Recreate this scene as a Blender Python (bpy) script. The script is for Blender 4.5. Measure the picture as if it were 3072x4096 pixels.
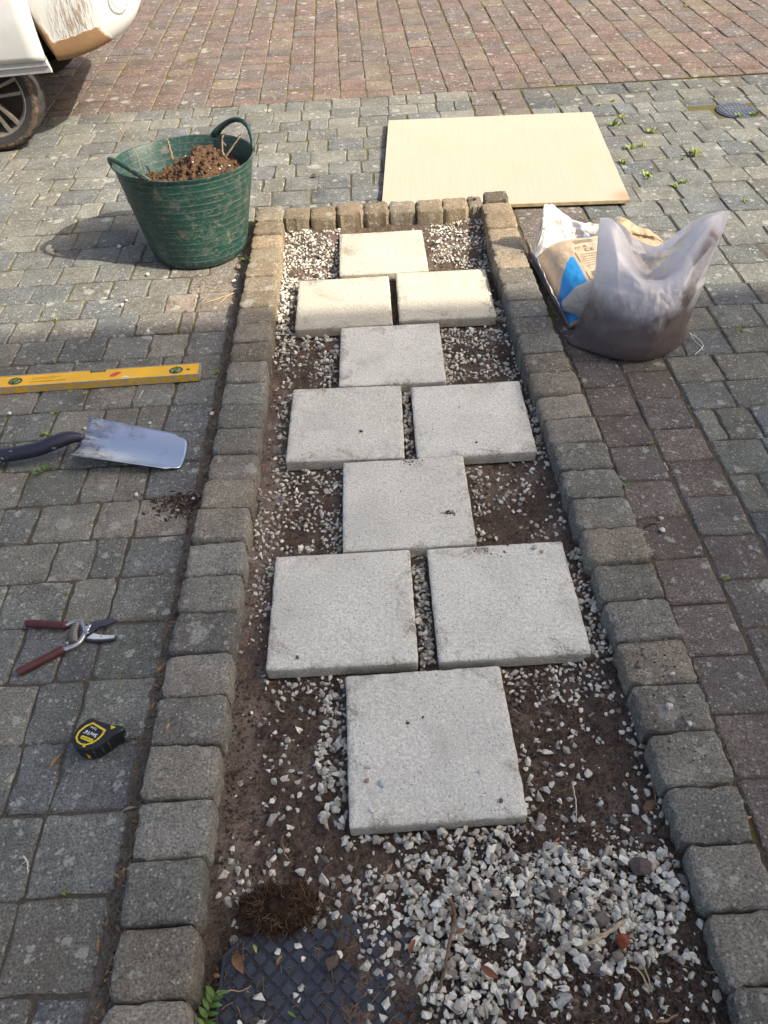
import bpy, bmesh, math, random
import numpy as np
from mathutils import Vector, Matrix, noise as mnoise
R = math.radians
sc = bpy.context.scene
for o in list(bpy.data.objects): bpy.data.objects.remove(o)
col = sc.collection

# ---------------------------------------------------------------- camera
cam = bpy.data.cameras.new('camera')
cam.sensor_fit = 'VERTICAL'; cam.sensor_height = 36; cam.sensor_width = 27
cam.lens = 27.91; cam.clip_start = 0.02; cam.clip_end = 600
co = bpy.data.objects.new('camera', cam); col.objects.link(co)
pitch, roll = R(44.836), R(-3.578)
fw = Vector((0, math.cos(pitch), -math.sin(pitch))); up = Vector((0, math.sin(pitch), math.cos(pitch))); rt = Vector((1, 0, 0))
r2 = rt * math.cos(roll) + up * math.sin(roll); u2 = up * math.cos(roll) - rt * math.sin(roll)
m = Matrix.Identity(4)
for i in range(3): m[i][0] = r2[i]; m[i][1] = u2[i]; m[i][2] = -fw[i]
m[2][3] = 1.764
co.matrix_world = m
sc.camera = co

# ---------------------------------------------------------------- sky, sun, exposure
SUN_EL, SUN_AZ = R(41), R(-20)           # azimuth measured from +x towards +y
w = bpy.data.worlds.new('World'); sc.world = w; w.use_nodes = True
wt = w.node_tree; bg = wt.nodes['Background']
sky = wt.nodes.new('ShaderNodeTexSky'); sky.sky_type = 'NISHITA'; sky.sun_disc = False
sky.sun_elevation = SUN_EL; sky.sun_rotation = R(90) - SUN_AZ
sky.air_density = 0.75; sky.dust_density = 5.5; sky.ozone_density = 0.0; sky.altitude = 0
wt.links.new(sky.outputs[0], bg.inputs[0]); bg.inputs[1].default_value = 0.125
sd = Vector((math.cos(SUN_EL) * math.cos(SUN_AZ), math.cos(SUN_EL) * math.sin(SUN_AZ), math.sin(SUN_EL)))
sl = bpy.data.lights.new('sun', 'SUN'); sl.energy = 3.2; sl.angle = R(0.5); sl.color = (1.0, 0.93, 0.82)
so = bpy.data.objects.new('sun', sl); col.objects.link(so)
so.rotation_euler = sd.to_track_quat('Z', 'Y').to_euler(); so.location = (6, -3, 9)
vs = sc.view_settings
vs.view_transform = 'Standard'; vs.look = 'None'; vs.gamma = 1; vs.use_curve_mapping = False
vs.exposure = 1.22
sc.cycles.max_bounces = 8; sc.cycles.transparent_max_bounces = 12

# ---------------------------------------------------------------- node helpers
class N:
    def __init__(s, name, rough=0.8, spec=0.35, metal=0.0):
        s.m = bpy.data.materials.new(name); s.m.use_nodes = True; s.t = s.m.node_tree
        s.b = s.t.nodes['Principled BSDF']
        s.b.inputs['Roughness'].default_value = rough; s.b.inputs['Metallic'].default_value = metal
        s.b.inputs['Specular IOR Level'].default_value = spec
    def new(s, ty): return s.t.nodes.new(ty)
    def put(s, sock, v):
        if isinstance(v, bpy.types.NodeSocket): s.t.links.new(v, sock)
        elif v is not None:
            if isinstance(v, tuple) and len(v) == 3 and sock.type == 'RGBA': v = v + (1,)
            sock.default_value = v
    def pos(s): return s.new('ShaderNodeNewGeometry').outputs['Position']
    def obj(s): return s.new('ShaderNodeTexCoord').outputs['Object']
    def ocol(s): return s.new('ShaderNodeObjectInfo').outputs['Color']
    def orand(s): return s.new('ShaderNodeObjectInfo').outputs['Random']
    def attr(s, n='Col'):
        a = s.new('ShaderNodeAttribute'); a.attribute_name = n; return a.outputs['Color']
    def noise(s, v, scale, detail=3, rough=0.55, dist=0.0, out='Fac'):
        n = s.new('ShaderNodeTexNoise'); s.put(n.inputs['Vector'], v)
        n.inputs['Scale'].default_value = scale; n.inputs['Detail'].default_value = detail
        n.inputs['Roughness'].default_value = rough; n.inputs['Distortion'].default_value = dist
        return n.outputs[out]
    def vor(s, v, scale, feature='F1', out='Distance', rnd=1.0):
        n = s.new('ShaderNodeTexVoronoi'); n.feature = feature; s.put(n.inputs['Vector'], v)
        n.inputs['Scale'].default_value = scale; n.inputs['Randomness'].default_value = rnd
        return n.outputs[out]
    def math(s, op, a, b=None, c=None, clamp=False):
        n = s.new('ShaderNodeMath'); n.operation = op; n.use_clamp = clamp
        s.put(n.inputs[0], a); s.put(n.inputs[1], b)
        if c is not None: s.put(n.inputs[2], c)
        return n.outputs[0]
    def vmath(s, op, a, b=None):
        n = s.new('ShaderNodeVectorMath'); n.operation = op; s.put(n.inputs[0], a)
        if b is not None: s.put(n.inputs[1], b)
        return n.outputs[0]
    def step(s, v, lo, hi):
        n = s.new('ShaderNodeMapRange'); n.interpolation_type = 'SMOOTHSTEP'
        s.put(n.inputs[0], v); s.put(n.inputs[1], lo); s.put(n.inputs[2], hi); return n.outputs[0]
    def rng(s, v, a, b, c, d):
        n = s.new('ShaderNodeMapRange'); s.put(n.inputs[0], v)
        for i, x in enumerate((a, b, c, d)): s.put(n.inputs[i + 1], x)
        return n.outputs[0]
    def mix(s, f, a, b, mode='MIX'):
        n = s.new('ShaderNodeMix'); n.data_type = 'RGBA'; n.blend_type = mode
        s.put(n.inputs[0], f); s.put(n.inputs[6], a); s.put(n.inputs[7], b); return n.outputs[2]
    def gray(s, f):
        n = s.new('ShaderNodeCombineColor')
        for i in range(3): s.put(n.inputs[i], f)
        return n.outputs[0]
    def mul(s, c, f): return s.mix(1.0, c, s.gray(f), 'MULTIPLY')
    def sep(s, v):
        n = s.new('ShaderNodeSeparateXYZ'); s.put(n.inputs[0], v); return n.outputs
    def color(s, c): s.put(s.b.inputs['Base Color'], c); return s
    def bump(s, h, strength=0.5, dist=0.004):
        n = s.new('ShaderNodeBump'); n.inputs['Strength'].default_value = strength; n.inputs['Distance'].default_value = dist
        s.put(n.inputs['Height'], h); s.put(s.b.inputs['Normal'], n.outputs[0]); return s

def concrete(name, src, lichen=1.0, grit=1.0, dirt=(0.10, 0.075, 0.055), dirtiness=0.35):
    """weathered cast stone: src is 'obj' (object colour) or 'attr' (colour attribute)"""
    n = N(name, 0.93, 0.12); p = n.pos()
    c = n.ocol() if src == 'obj' else n.attr()
    c = n.mul(c, n.rng(n.noise(p, 7, 5, 0.6), 0.25, 0.75, 0.72, 1.28))
    c = n.mul(c, n.rng(n.noise(p, 45, 4, 0.65), 0.25, 0.75, 0.78, 1.22))
    g = n.noise(p, 190, 2, 0.7)
    c = n.mul(c, n.rng(g, 0.30, 0.70, 1 - 0.55 * grit, 1 + 0.55 * grit))
    d = n.step(n.noise(p, 3.1, 5, 0.6, 0.4), 0.5, 0.75)
    c = n.mix(n.math('MULTIPLY', d, dirtiness), c, dirt)
    # pale aggregate grains
    v = n.new('ShaderNodeTexVoronoi'); n.put(v.inputs['Vector'], p); v.inputs['Scale'].default_value = 95
    s = n.sep(v.outputs['Color'])
    gm = n.math('MULTIPLY', n.step(v.outputs['Distance'], 0.34, 0.24), n.step(s[0], 0.72, 0.78))
    c = n.mix(n.math('MULTIPLY', gm, 0.6), c, (0.40, 0.38, 0.34))
    # lichen: ragged pale patches of several sizes
    wp = n.vmath('ADD', p, n.vmath('MULTIPLY', n.vmath('SUBTRACT', n.noise(p, 60, 4, 0.65, 0, 'Color'), (0.5, 0.5, 0.5)), (0.045, 0.045, 0.0)))
    tot = None
    for scale, thr, size in ((12, 0.83, 0.40), (27, 0.81, 0.42), (55, 0.73, 0.42)):
        v = n.new('ShaderNodeTexVoronoi'); n.put(v.inputs['Vector'], wp); v.inputs['Scale'].default_value = scale
        v.inputs['Randomness'].default_value = 0.9
        s = n.sep(v.outputs['Color'])
        rad = n.rng(s[1], 0, 1, size * 0.35, size)
        mk = n.math('MULTIPLY', n.step(n.math('SUBTRACT', v.outputs['Distance'], rad), 0.03, -0.06), n.step(s[0], thr, thr + 0.03))
        tot = mk if tot is None else n.math('MAXIMUM', tot, mk)
    tot = n.math('MULTIPLY', tot, n.step(n.noise(p, 130, 3, 0.7), 0.34, 0.5))
    lc = n.mix(n.noise(p, 12, 2), (0.44, 0.46, 0.41), (0.32, 0.31, 0.26))
    c = n.mix(n.math('MULTIPLY', tot, 0.66 * lichen), c, lc)
    n.color(c)
    h = n.math('ADD', n.math('MULTIPLY', g, 0.6), n.math('MULTIPLY', n.noise(p, 60, 5, 0.7), 1.2))
    n.bump(h, 0.75, 0.0042)
    return n.m

M = {}
M['paver'] = concrete('weathered_paver', 'obj')
M['paver_far'] = concrete('weathered_paver_far', 'attr')
M['kerb'] = concrete('weathered_kerb', 'obj', 0.75, 1.0)

def slab_mat():
    n = N('textured_slab', 0.9, 0.15); p = n.pos()
    c = n.mul(n.ocol(), n.rng(n.noise(p, 5, 4, 0.6), 0.3, 0.7, 0.90, 1.08))
    g = n.noise(p, 230, 2, 0.75); g2 = n.noise(p, 110, 3, 0.7)
    c = n.mul(c, n.rng(g, 0.3, 0.7, 0.72, 1.18))
    c = n.mul(c, n.rng(g2, 0.3, 0.7, 0.80, 1.14))
    v = n.new('ShaderNodeTexVoronoi'); n.put(v.inputs['Vector'], p); v.inputs['Scale'].default_value = 120
    s = n.sep(v.outputs['Color'])
    pit = n.math('MULTIPLY', n.step(v.outputs['Distance'], 0.30, 0.16), n.step(s[0], 0.84, 0.88))
    c = n.mix(n.math('MULTIPLY', pit, 0.75), c, (0.15, 0.13, 0.10))
    soil = n.math('MULTIPLY', n.step(n.noise(p, 6, 5, 0.65, 0.6), 0.54, 0.72), n.step(g2, 0.42, 0.6))
    c = n.mix(n.math('MULTIPLY', soil, 0.5), c, (0.17, 0.13, 0.095))
    o = n.sep(n.obj()); ed = n.math('MAXIMUM', n.math('ABSOLUTE', o[0]), n.math('ABSOLUTE', o[1]))
    sm = n.math('MULTIPLY', n.step(n.math('ADD', n.noise(p, 9, 5, 0.7, 0.8), n.rng(ed, 0.10, 0.20, -0.10, 0.10)), 0.55, 0.72), n.step(n.noise(p, 140, 3, 0.7), 0.36, 0.58))
    c = n.mix(n.math('MULTIPLY', sm, 0.75), c, (0.21, 0.165, 0.12))
    # steep side faces are mixed towards a darker brown
    nz = n.sep(n.new('ShaderNodeNewGeometry').outputs['Normal'])[2]
    side = n.step(nz, 0.35, 0.1)
    c = n.mix(n.math('MULTIPLY', side, 0.55), c, (0.25, 0.215, 0.16))
    n.color(c)
    n.bump(n.math('ADD', g, n.math('MULTIPLY', g2, 1.5)), 0.8, 0.0032)
    return n.m
M['slab'] = slab_mat()

def soil_mat(name, a, b, src=None):
    n = N(name, 0.97, 0.08); p = n.pos()
    c = n.mix(n.noise(p, 14, 5, 0.65), a, b)
    if src: c = n.mix(1.0, n.attr(), n.mul((1, 1, 1), n.rng(n.noise(p, 14, 5, 0.65), 0.25, 0.75, 0.7, 1.35)), 'MULTIPLY')
    g = n.noise(p, 150, 4, 0.75)
    c = n.mul(c, n.rng(g, 0.3, 0.7, 0.55, 1.5))
    v = n.new('ShaderNodeTexVoronoi'); n.put(v.inputs['Vector'], p); v.inputs['Scale'].default_value = 130
    s = n.sep(v.outputs['Color'])
    gm = n.math('MULTIPLY', n.step(v.outputs['Distance'], 0.36, 0.25), n.step(s[0], 0.90, 0.93))
    c = n.mix(n.math('MULTIPLY', gm, 0.6), c, (0.30, 0.27, 0.22))
    n.color(c)
    n.bump(n.math('ADD', g, n.math('MULTIPLY', n.noise(p, 50, 5, 0.7), 1.8)), 1.0, 0.014)
    return n.m
M['soil'] = soil_mat('dark_soil', (0.062, 0.040, 0.029), (0.095, 0.062, 0.045), True)
M['crumb'] = soil_mat('soil_crumb', (0.090, 0.064, 0.049), (0.155, 0.113, 0.085))
M['drysoil'] = soil_mat('dry_crumb', (0.14, 0.103, 0.075), (0.23, 0.178, 0.135))
M['tubsoil'] = soil_mat('dry_soil', (0.125, 0.072, 0.042), (0.19, 0.115, 0.068))

def joint_mat():
    n = N('joint_sand_and_moss', 0.97, 0.08); p = n.pos()
    c = n.mix(n.noise(p, 20, 5, 0.7), (0.055, 0.048, 0.038), (0.14, 0.118, 0.088))
    c = n.mul(c, n.rng(n.noise(p, 170, 3, 0.7), 0.3, 0.7, 0.6, 1.4))
    y = n.sep(p)[1]
    mz = n.rng(y, 2.0, 5.0, 0.0, 0.13)
    ms = n.step(n.math('ADD', n.noise(p, 4.5, 4, 0.6), mz), 0.58, 0.68)
    moss = n.mix(n.noise(p, 60, 3), (0.085, 0.085, 0.018), (0.15, 0.13, 0.03))
    c = n.mix(n.math('MULTIPLY', ms, 0.85), c, moss)
    n.color(c); n.bump(n.noise(p, 120, 4, 0.75), 1.0, 0.006); return n.m
M['joint'] = joint_mat()

def plain(name, c, rough=0.5, spec=0.4, metal=0.0, var=0.15, vs_=30, bump=0.0, bs=200, attr=False, obj=False):
    n = N(name, rough, spec, metal); p = n.pos()
    base = n.attr() if attr else (n.ocol() if obj else c)
    n.color(n.mul(base, n.rng(n.noise(p, vs_, 4, 0.6), 0.25, 0.75, 1 - var, 1 + var)))
    if bump: n.bump(n.noise(p, bs, 3, 0.6), bump, 0.003)
    return n.m
def stone_mat():
    n = N('crushed_stone', 0.75, 0.3); p = n.pos()
    c = n.mul(n.attr(), n.rng(n.noise(p, 120, 4, 0.6), 0.3, 0.7, 0.82, 1.1))
    d = n.step(n.noise(p, 80, 5, 0.75), 0.50, 0.66)
    c = n.mix(n.math('MULTIPLY', d, 0.55), c, (0.19, 0.145, 0.105))
    n.color(c); n.bump(n.noise(p, 260, 3, 0.6), 0.4, 0.002); return n.m
M['stone'] = stone_mat()
def stone_obj():
    n = N('loose_stone', 0.8, 0.25); p = n.pos()
    c = n.mul(n.ocol(), n.rng(n.noise(p, 90, 5, 0.65), 0.3, 0.7, 0.72, 1.25))
    d = n.step(n.noise(p, 60, 5, 0.7), 0.56, 0.70)
    c = n.mix(n.math('MULTIPLY', d, 0.5), c, (0.12, 0.085, 0.062))
    n.color(c); n.bump(n.noise(p, 200, 4, 0.65), 0.6, 0.003); return n.m
M['rock'] = stone_obj()
M['twig'] = plain('dry_twig', (0.27, 0.19, 0.11), 0.85, 0.2, var=0.35, vs_=60, bump=0.5)
M['root'] = plain('dark_root', (0.060, 0.036, 0.024), 0.9, 0.15, var=0.35, vs_=80)
M['leaf_green'] = plain('green_leaf', (0.085, 0.17, 0.03), 0.5, 0.35, var=0.3, vs_=60)
M['leaf_dead'] = plain('dead_leaf', (0.25, 0.14, 0.06), 0.75, 0.25, var=0.35, vs_=60, obj=True)

# ---------------------------------------------------------------- geometry helpers
def mesh_of(name, verts, faces, mats=None, smooth=False, cols=None, fm=None):
    me = bpy.data.meshes.new(name); me.from_pydata([tuple(v) for v in verts], [], faces)
    for mt in (mats if isinstance(mats, (list, tuple)) else [mats]):
        if mt: me.materials.append(mt)
    if fm is not None: me.polygons.foreach_set('material_index', fm)
    if smooth: me.polygons.foreach_set('use_smooth', [True] * len(me.polygons))
    if cols is not None:
        a = me.color_attributes.new('Col', 'FLOAT_COLOR', 'POINT')
        c = np.ones((len(verts), 4), np.float32); c[:, :3] = cols; a.data.foreach_set('color', c.ravel())
    me.update(); return me
def link(name, me, parent=None, loc=None, rot=None, color=None, **props):
    o = bpy.data.objects.new(name, me); col.objects.link(o)
    if parent: o.parent = parent
    if loc is not None: o.location = loc
    if rot is not None: o.rotation_euler = rot
    if color is not None: o.color = tuple(color) + (1,)
    for k, v in props.items(): o[k] = v
    return o
def thing(name, label, cat, loc=(0, 0, 0), rz=0, group=None):
    o = bpy.data.objects.new(name, None); col.objects.link(o); o.location = loc; o.rotation_euler = (0, 0, rz)
    o.empty_display_size = 0.1
    return tag(o, label, cat, group)
def tag(o, label, cat, group=None):
    o['label'] = label; o['category'] = cat
    if group: o['group'] = group
    return o
def bm_mesh(name, bm, mats, smooth=False):
    me = bpy.data.meshes.new(name); bm.normal_update(); bm.to_mesh(me); bm.free()
    for mt in (mats if isinstance(mats, (list, tuple)) else [mats]): me.materials.append(mt)
    if smooth: me.polygons.foreach_set('use_smooth', [True] * len(me.polygons))
    return me
def auto(me, ang=35):
    me.polygons.foreach_set('use_smooth', [True] * len(me.polygons))
    me.set_sharp_from_angle(angle=R(ang)); return me

def block(w_, d_, h, ch, seed, k=2, jit=0.002, rc=None, corner=2, rings=3):
    """tumbled block, top at z=0: rounded outline, chamfered and chipped rim"""
    rnd = random.Random(seed); rc = rc or ch * 1.6
    pts = []
    hw, hd = w_ / 2, d_ / 2
    cs = [(hw - rc, -hd + rc, -90), (hw - rc, hd - rc, 0), (-hw + rc, hd - rc, 90), (-hw + rc, -hd + rc, 180)]
    for ci, (cx, cy, a0) in enumerate(cs):
        for j in range(corner):
            a = R(a0 + 90 * j / (corner - 1)); pts.append((cx + rc * math.cos(a), cy + rc * math.sin(a)))
        nx = cs[(ci + 1) % 4]; a = R(a0 + 90)
        p0 = pts[-1]; p1 = (nx[0] + rc * math.cos(R(nx[2])), nx[1] + rc * math.sin(R(nx[2])))
        for j in range(1, k):
            t = j / k; pts.append((p0[0] + (p1[0] - p0[0]) * t, p0[1] + (p1[1] - p0[1]) * t))
    n = len(pts)
    off = [rnd.gauss(0, jit) for _ in range(n)]
    prof = [(-h, 0.0), (-ch, 0.0), (0.0, ch)] if rings == 3 else [(-h, 0.001), (-ch, 0.0), (-ch * 0.36, ch * 0.30), (0.0, ch), (0.0006, ch + .011)]
    V = []; F = []
    for ri, (z, ins) in enumerate(prof):
        for i, (x, y) in enumerate(pts):
            l = math.hypot(x, y); o = off[i] * (1 if ri < 2 else 1.2 if ri < 4 else .4) - ins * (1 + (rnd.uniform(-0.35, 0.5) if ri == (2 if rings == 3 else 3) else 0))
            f = 1 + o / max(l, 1e-6) * (1.2)
            V.append((x * f, y * f, z + (rnd.gauss(0, jit * 0.35) if ri else 0)))
    for ri in range(len(prof) - 1):
        for i in range(n):
            j = (i + 1) % n; F.append((ri * n + i, ri * n + j, ri * n + n + j, ri * n + n + i))
    V.append((0, 0, 0.0008)); c = len(V) - 1; b = (len(prof) - 1) * n
    for i in range(n): F.append((b + i, b + (i + 1) % n, c))
    return V, F

def tube(path, rad, sides=6, closed_ends=True):
    """sweep a circle along points; rad is a number or a list; returns verts, faces"""
    P = [Vector(p) for p in path]; n = len(P); V = []; F = []
    rr = rad if isinstance(rad, (list, tuple)) else [rad] * n
    prev = None
    for i in range(n):
        t = (P[min(i + 1, n - 1)] - P[max(i - 1, 0)]).normalized()
        a = prev if prev else (Vector((0, 0, 1)) if abs(t.z) < 0.9 else Vector((1, 0, 0)))
        x = (a - t * a.dot(t)).normalized(); prev = x; y = t.cross(x)
        for s in range(sides):
            an = 2 * math.pi * s / sides; V.append(P[i] + (x * math.cos(an) + y * math.sin(an)) * rr[i])
    for i in range(n - 1):
        for s in range(sides):
            q = (s + 1) % sides; F.append((i * sides + s, i * sides + q, (i + 1) * sides + q, (i + 1) * sides + s))
    if closed_ends:
        F.append(tuple(range(sides - 1, -1, -1))); F.append(tuple((n - 1) * sides + s for s in range(sides)))
    return V, F
def spline(pts, n=8):
    P = [Vector(p) for p in pts]; out = []
    for i in range(len(P) - 1):
        p0, p1, p2, p3 = P[max(i - 1, 0)], P[i], P[i + 1], P[min(i + 2, len(P) - 1)]
        for j in range(n):
            t = j / n
            out.append(0.5 * ((2 * p1) + (p2 - p0) * t + (2 * p0 - 5 * p1 + 4 * p2 - p3) * t * t + (3 * p1 - p0 - 3 * p2 + p3) * t ** 3))
    out.append(P[-1]); return out
def join(parts):
    V = []; F = []
    for v, f in parts:
        b = len(V); V += list(v); F += [tuple(i + b for i in q) for q in f]
    return V, F
def prism(poly, z0, z1, ch=0.0):
    """extruded polygon (counter-clockwise) with an optional chamfered top"""
    n = len(poly); cx = sum(p[0] for p in poly) / n; cy = sum(p[1] for p in poly) / n
    lv = [(z0, 0), (z1 - ch, 0)] + ([(z1 - ch * 0.3, ch * 0.3), (z1, ch)] if ch else [])
    if not ch: lv = [(z0, 0), (z1, 0)]
    V = []; F = []
    for z, ins in lv:
        for x, y in poly:
            l = math.hypot(x - cx, y - cy) or 1; f = 1 - ins / l; V.append((cx + (x - cx) * f, cy + (y - cy) * f, z))
    for r in range(len(lv) - 1):
        for i in range(n):
            j = (i + 1) % n; F.append((r * n + i, r * n + j, r * n + n + j, r * n + n + i))
    F.append(tuple(range(n - 1, -1, -1))); F.append(tuple((len(lv) - 1) * n + i for i in range(n)))
    return V, F
def box(x0, x1, y0, y1, z0, z1): return prism([(x0, y0), (x1, y0), (x1, y1), (x0, y1)], z0, z1)
def grid(nu, nv, fn):
    V = [fn(i / nu, j / nv) for j in range(nv + 1) for i in range(nu + 1)]
    F = [(j * (nu + 1) + i, j * (nu + 1) + i + 1, (j + 1) * (nu + 1) + i + 1, (j + 1) * (nu + 1) + i) for j in range(nv) for i in range(nu)]
    return V, F
def text_vf(s, size, align='CENTER', shear=0.0, bold=0.0):
    cu = bpy.data.curves.new('t', 'FONT'); cu.body = s; cu.size = size; cu.align_x = align; cu.align_y = 'CENTER'
    cu.shear = shear; cu.offset = bold; cu.resolution_u = 3
    o = bpy.data.objects.new('t', cu); col.objects.link(o)
    dg = bpy.context.evaluated_depsgraph_get(); me = o.evaluated_get(dg).to_mesh()
    V = [tuple(v.co) for v in me.vertices]; F = [tuple(p.vertices) for p in me.polygons]
    o.evaluated_get(dg).to_mesh_clear(); bpy.data.objects.remove(o); bpy.data.curves.remove(cu)
    return V, F
def nz(x, y, s, z=0.0): return mnoise.fractal(Vector((x * s, y * s, z)), 0.8, 2.0, 4)

def stone_base(seed, flat=0.65, npt=13):
    rnd = random.Random(seed); bm = bmesh.new()
    for _ in range(npt):
        v = Vector((rnd.gauss(0, 1), rnd.gauss(0, 1), rnd.gauss(0, 1))).normalized() * rnd.uniform(0.82, 1.0)
        bm.verts.new((v.x * rnd.uniform(0.95, 1.05), v.y * 0.78, v.z * flat))
    bmesh.ops.convex_hull(bm, input=bm.verts)
    for v in list(bm.verts):
        if not v.link_faces: bm.verts.remove(v)
    bmesh.ops.triangulate(bm, faces=bm.faces)
    bm.verts.index_update()
    V = np.array([v.co[:] for v in bm.verts]); F = np.array([[v.index for v in f.verts] for f in bm.faces]); bm.free()
    return V, F
BASES = [stone_base(100 + i, 0.55 + 0.04 * (i % 8), 11 + i % 6) for i in range(28)]
def rotm(rnd, tilt=0.5):
    return np.array((Matrix.Rotation(rnd.uniform(0, 6.283), 3, 'Z') @ Matrix.Rotation(rnd.gauss(0, tilt), 3, 'X') @ Matrix.Rotation(rnd.gauss(0, tilt), 3, 'Y')))
def scatter(name, items, mat, bases=None, colors=True, smooth=False):
    """items: (x,y,z,size,seed-rnd tilt,colour): one mesh of many stones"""
    bases = bases or BASES; VV = []; FF = []; CC = []; b = 0; rnd = random.Random(5)
    for (x, y, z, s, tilt, c) in items:
        v, f = bases[rnd.randrange(len(bases))]
        v = (v * s * np.array([rnd.uniform(0.85, 1.3), rnd.uniform(0.85, 1.1), 1])) @ rotm(rnd, tilt).T + (x, y, z)
        VV.append(v); FF.append(f + b); b += len(v)
        if colors: CC.append(np.tile(c, (len(v), 1)))
    V = np.concatenate(VV); F = np.concatenate(FF)
    me = bpy.data.meshes.new(name); me.vertices.add(len(V)); me.vertices.foreach_set('co', V.astype(np.float32).ravel())
    me.loops.add(len(F) * 3); me.loops.foreach_set('vertex_index', F.astype(np.int32).ravel())
    me.polygons.add(len(F)); me.polygons.foreach_set('loop_start', np.arange(len(F), dtype=np.int32) * 3)
    me.polygons.foreach_set('loop_total', np.full(len(F), 3, np.int32))
    me.materials.append(mat); me.update(calc_edges=True); me.validate()
    me.polygons.foreach_set('use_smooth', [smooth] * len(me.polygons))
    if colors:
        a = me.color_attributes.new('Col', 'FLOAT_COLOR', 'POINT'); c = np.ones((len(V), 4), np.float32); c[:, :3] = np.concatenate(CC)
        a.data.foreach_set('color', c.ravel())
    return me
def inside(x, y, poly):
    c = False; n = len(poly); j = n - 1
    for i in range(n):
        xi, yi = poly[i]; xj, yj = poly[j]
        if (yi > y) != (yj > y) and x < (xj - xi) * (y - yi) / (yj - yi) + xi: c = not c
        j = i
    return c

ZONES=[
 (2300,[(-0.408,3.823),(-0.130,3.836),(-0.132,3.329),(-0.333,3.324),(-0.398,3.148),(-0.428,3.535)]),
 (1500,[(-0.413,3.938),(0.602,3.917),(0.571,3.688),(0.291,3.726),(0.283,3.768),(-0.130,3.795),(-0.408,3.823)]),
 (1600,[(0.303,3.725),(0.617,3.942),(0.587,3.402),(0.550,3.297),(0.290,3.441)]),
 (3300,[(-0.417,3.313),(-0.323,3.344),(-0.317,2.877),(-0.414,2.888)]),
 (3500,[(0.539,3.073),(0.583,3.029),(0.592,2.843),(0.510,2.870)]),
 (2600,[(-0.414,2.888),(-0.134,2.849),(-0.136,2.484),(-0.198,2.491),(-0.219,2.696),(-0.405,2.716)]),
 (800,[(-0.405,2.716),(-0.200,2.694),(-0.198,2.491),(-0.340,2.497)]),
 (1200,[(0.280,2.879),(0.588,2.879),(0.574,2.514),(0.267,2.456)]),
 (2300,[(0.280,2.879),(0.328,2.874),(0.303,2.467),(0.259,2.463)]),
 (4500,[(0.096,2.445),(0.138,2.446),(0.130,2.043),(0.083,2.047)]),
 (3500,[(0.555,2.471),(0.595,2.335),(0.575,2.012),(0.511,2.006)]),
 (900,[(-0.375,2.494),(-0.325,2.489),(-0.321,2.049),(-0.376,2.055)]),
 (2500,[(-0.415,2.046),(-0.127,2.031),(-0.128,1.939),(-0.407,1.930)]),
 (1100,[(-0.432,1.955),(-0.193,1.944),(-0.190,1.642),(-0.418,1.662)]),
 (2100,[(-0.193,1.956),(-0.128,1.950),(-0.131,1.637),(-0.190,1.642)]),
 (1700,[(0.283,1.993),(0.338,1.999),(0.313,1.648),(0.278,1.651)]),
 (480,[(0.338,1.999),(0.588,1.999),(0.580,1.635),(0.313,1.648)]),
 (500,[(-0.432,1.663),(-0.346,1.646),(-0.342,1.234),(-0.411,1.239)]),
 (1900,[(-0.381,1.649),(-0.342,1.636),(-0.340,1.422),(-0.373,1.425)]),
 (4300,[(0.075,1.620),(0.122,1.620),(0.113,1.208),(0.067,1.204)]),
 (3000,[(0.546,1.609),(0.597,1.557),(0.597,1.179),(0.525,1.185)]),
 (2300,[(-0.353,1.220),(-0.124,1.196),(-0.125,1.119),(-0.349,1.149)]),
 (420,[(-0.355,1.149),(-0.197,1.131),(-0.203,0.774),(-0.331,0.792)]),
 (3000,[(-0.197,1.138),(-0.127,1.133),(-0.127,0.769),(-0.203,0.774)]),
 (1900,[(0.288,1.199),(0.539,1.191),(0.538,1.085),(0.288,1.076)]),
 (400,[(0.292,1.103),(0.649,1.146),(0.595,0.692),(0.285,0.786)]),
 (1300,[(0.585,1.180),(0.633,1.176),(0.606,0.692),(0.555,0.695)]),
 (2000,[(0.292,1.103),(0.321,1.100),(0.300,0.752),(0.279,0.754)]),
 (3000,[(-0.134,0.780),(0.289,0.780),(0.319,0.741),(0.282,0.712),(-0.134,0.738)]),
 (650,[(-0.444,0.757),(-0.015,0.730),(-0.035,0.559),(-0.433,0.582)]),
 (1700,[(-0.140,0.697),(0.025,0.707),(0.007,0.462),(-0.123,0.486)]),
 (4600,[(-0.007,0.699),(0.333,0.709),(0.609,0.671),(0.613,0.530),(0.560,0.456),(0.098,0.449),(0.063,0.475),(-0.014,0.575)]),
 (3000,[(0.014,0.565),(0.102,0.490),(0.265,0.456),(0.205,0.378),(0.019,0.388)]),
 (500,[(0.242,0.482),(0.626,0.460),(0.634,0.355),(0.205,0.378)]),
 (190,[(-0.402,0.562),(0.012,0.538),(0.001,0.389),(-0.395,0.410)]),
]
# ---------------------------------------------------------------- ground and house
me = mesh_of('ground', *grid(8, 8, lambda u, v: ((u - .5) * 240, (v - .5) * 240, -0.15)), M['joint'])
link('ground', me, kind='structure')

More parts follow.
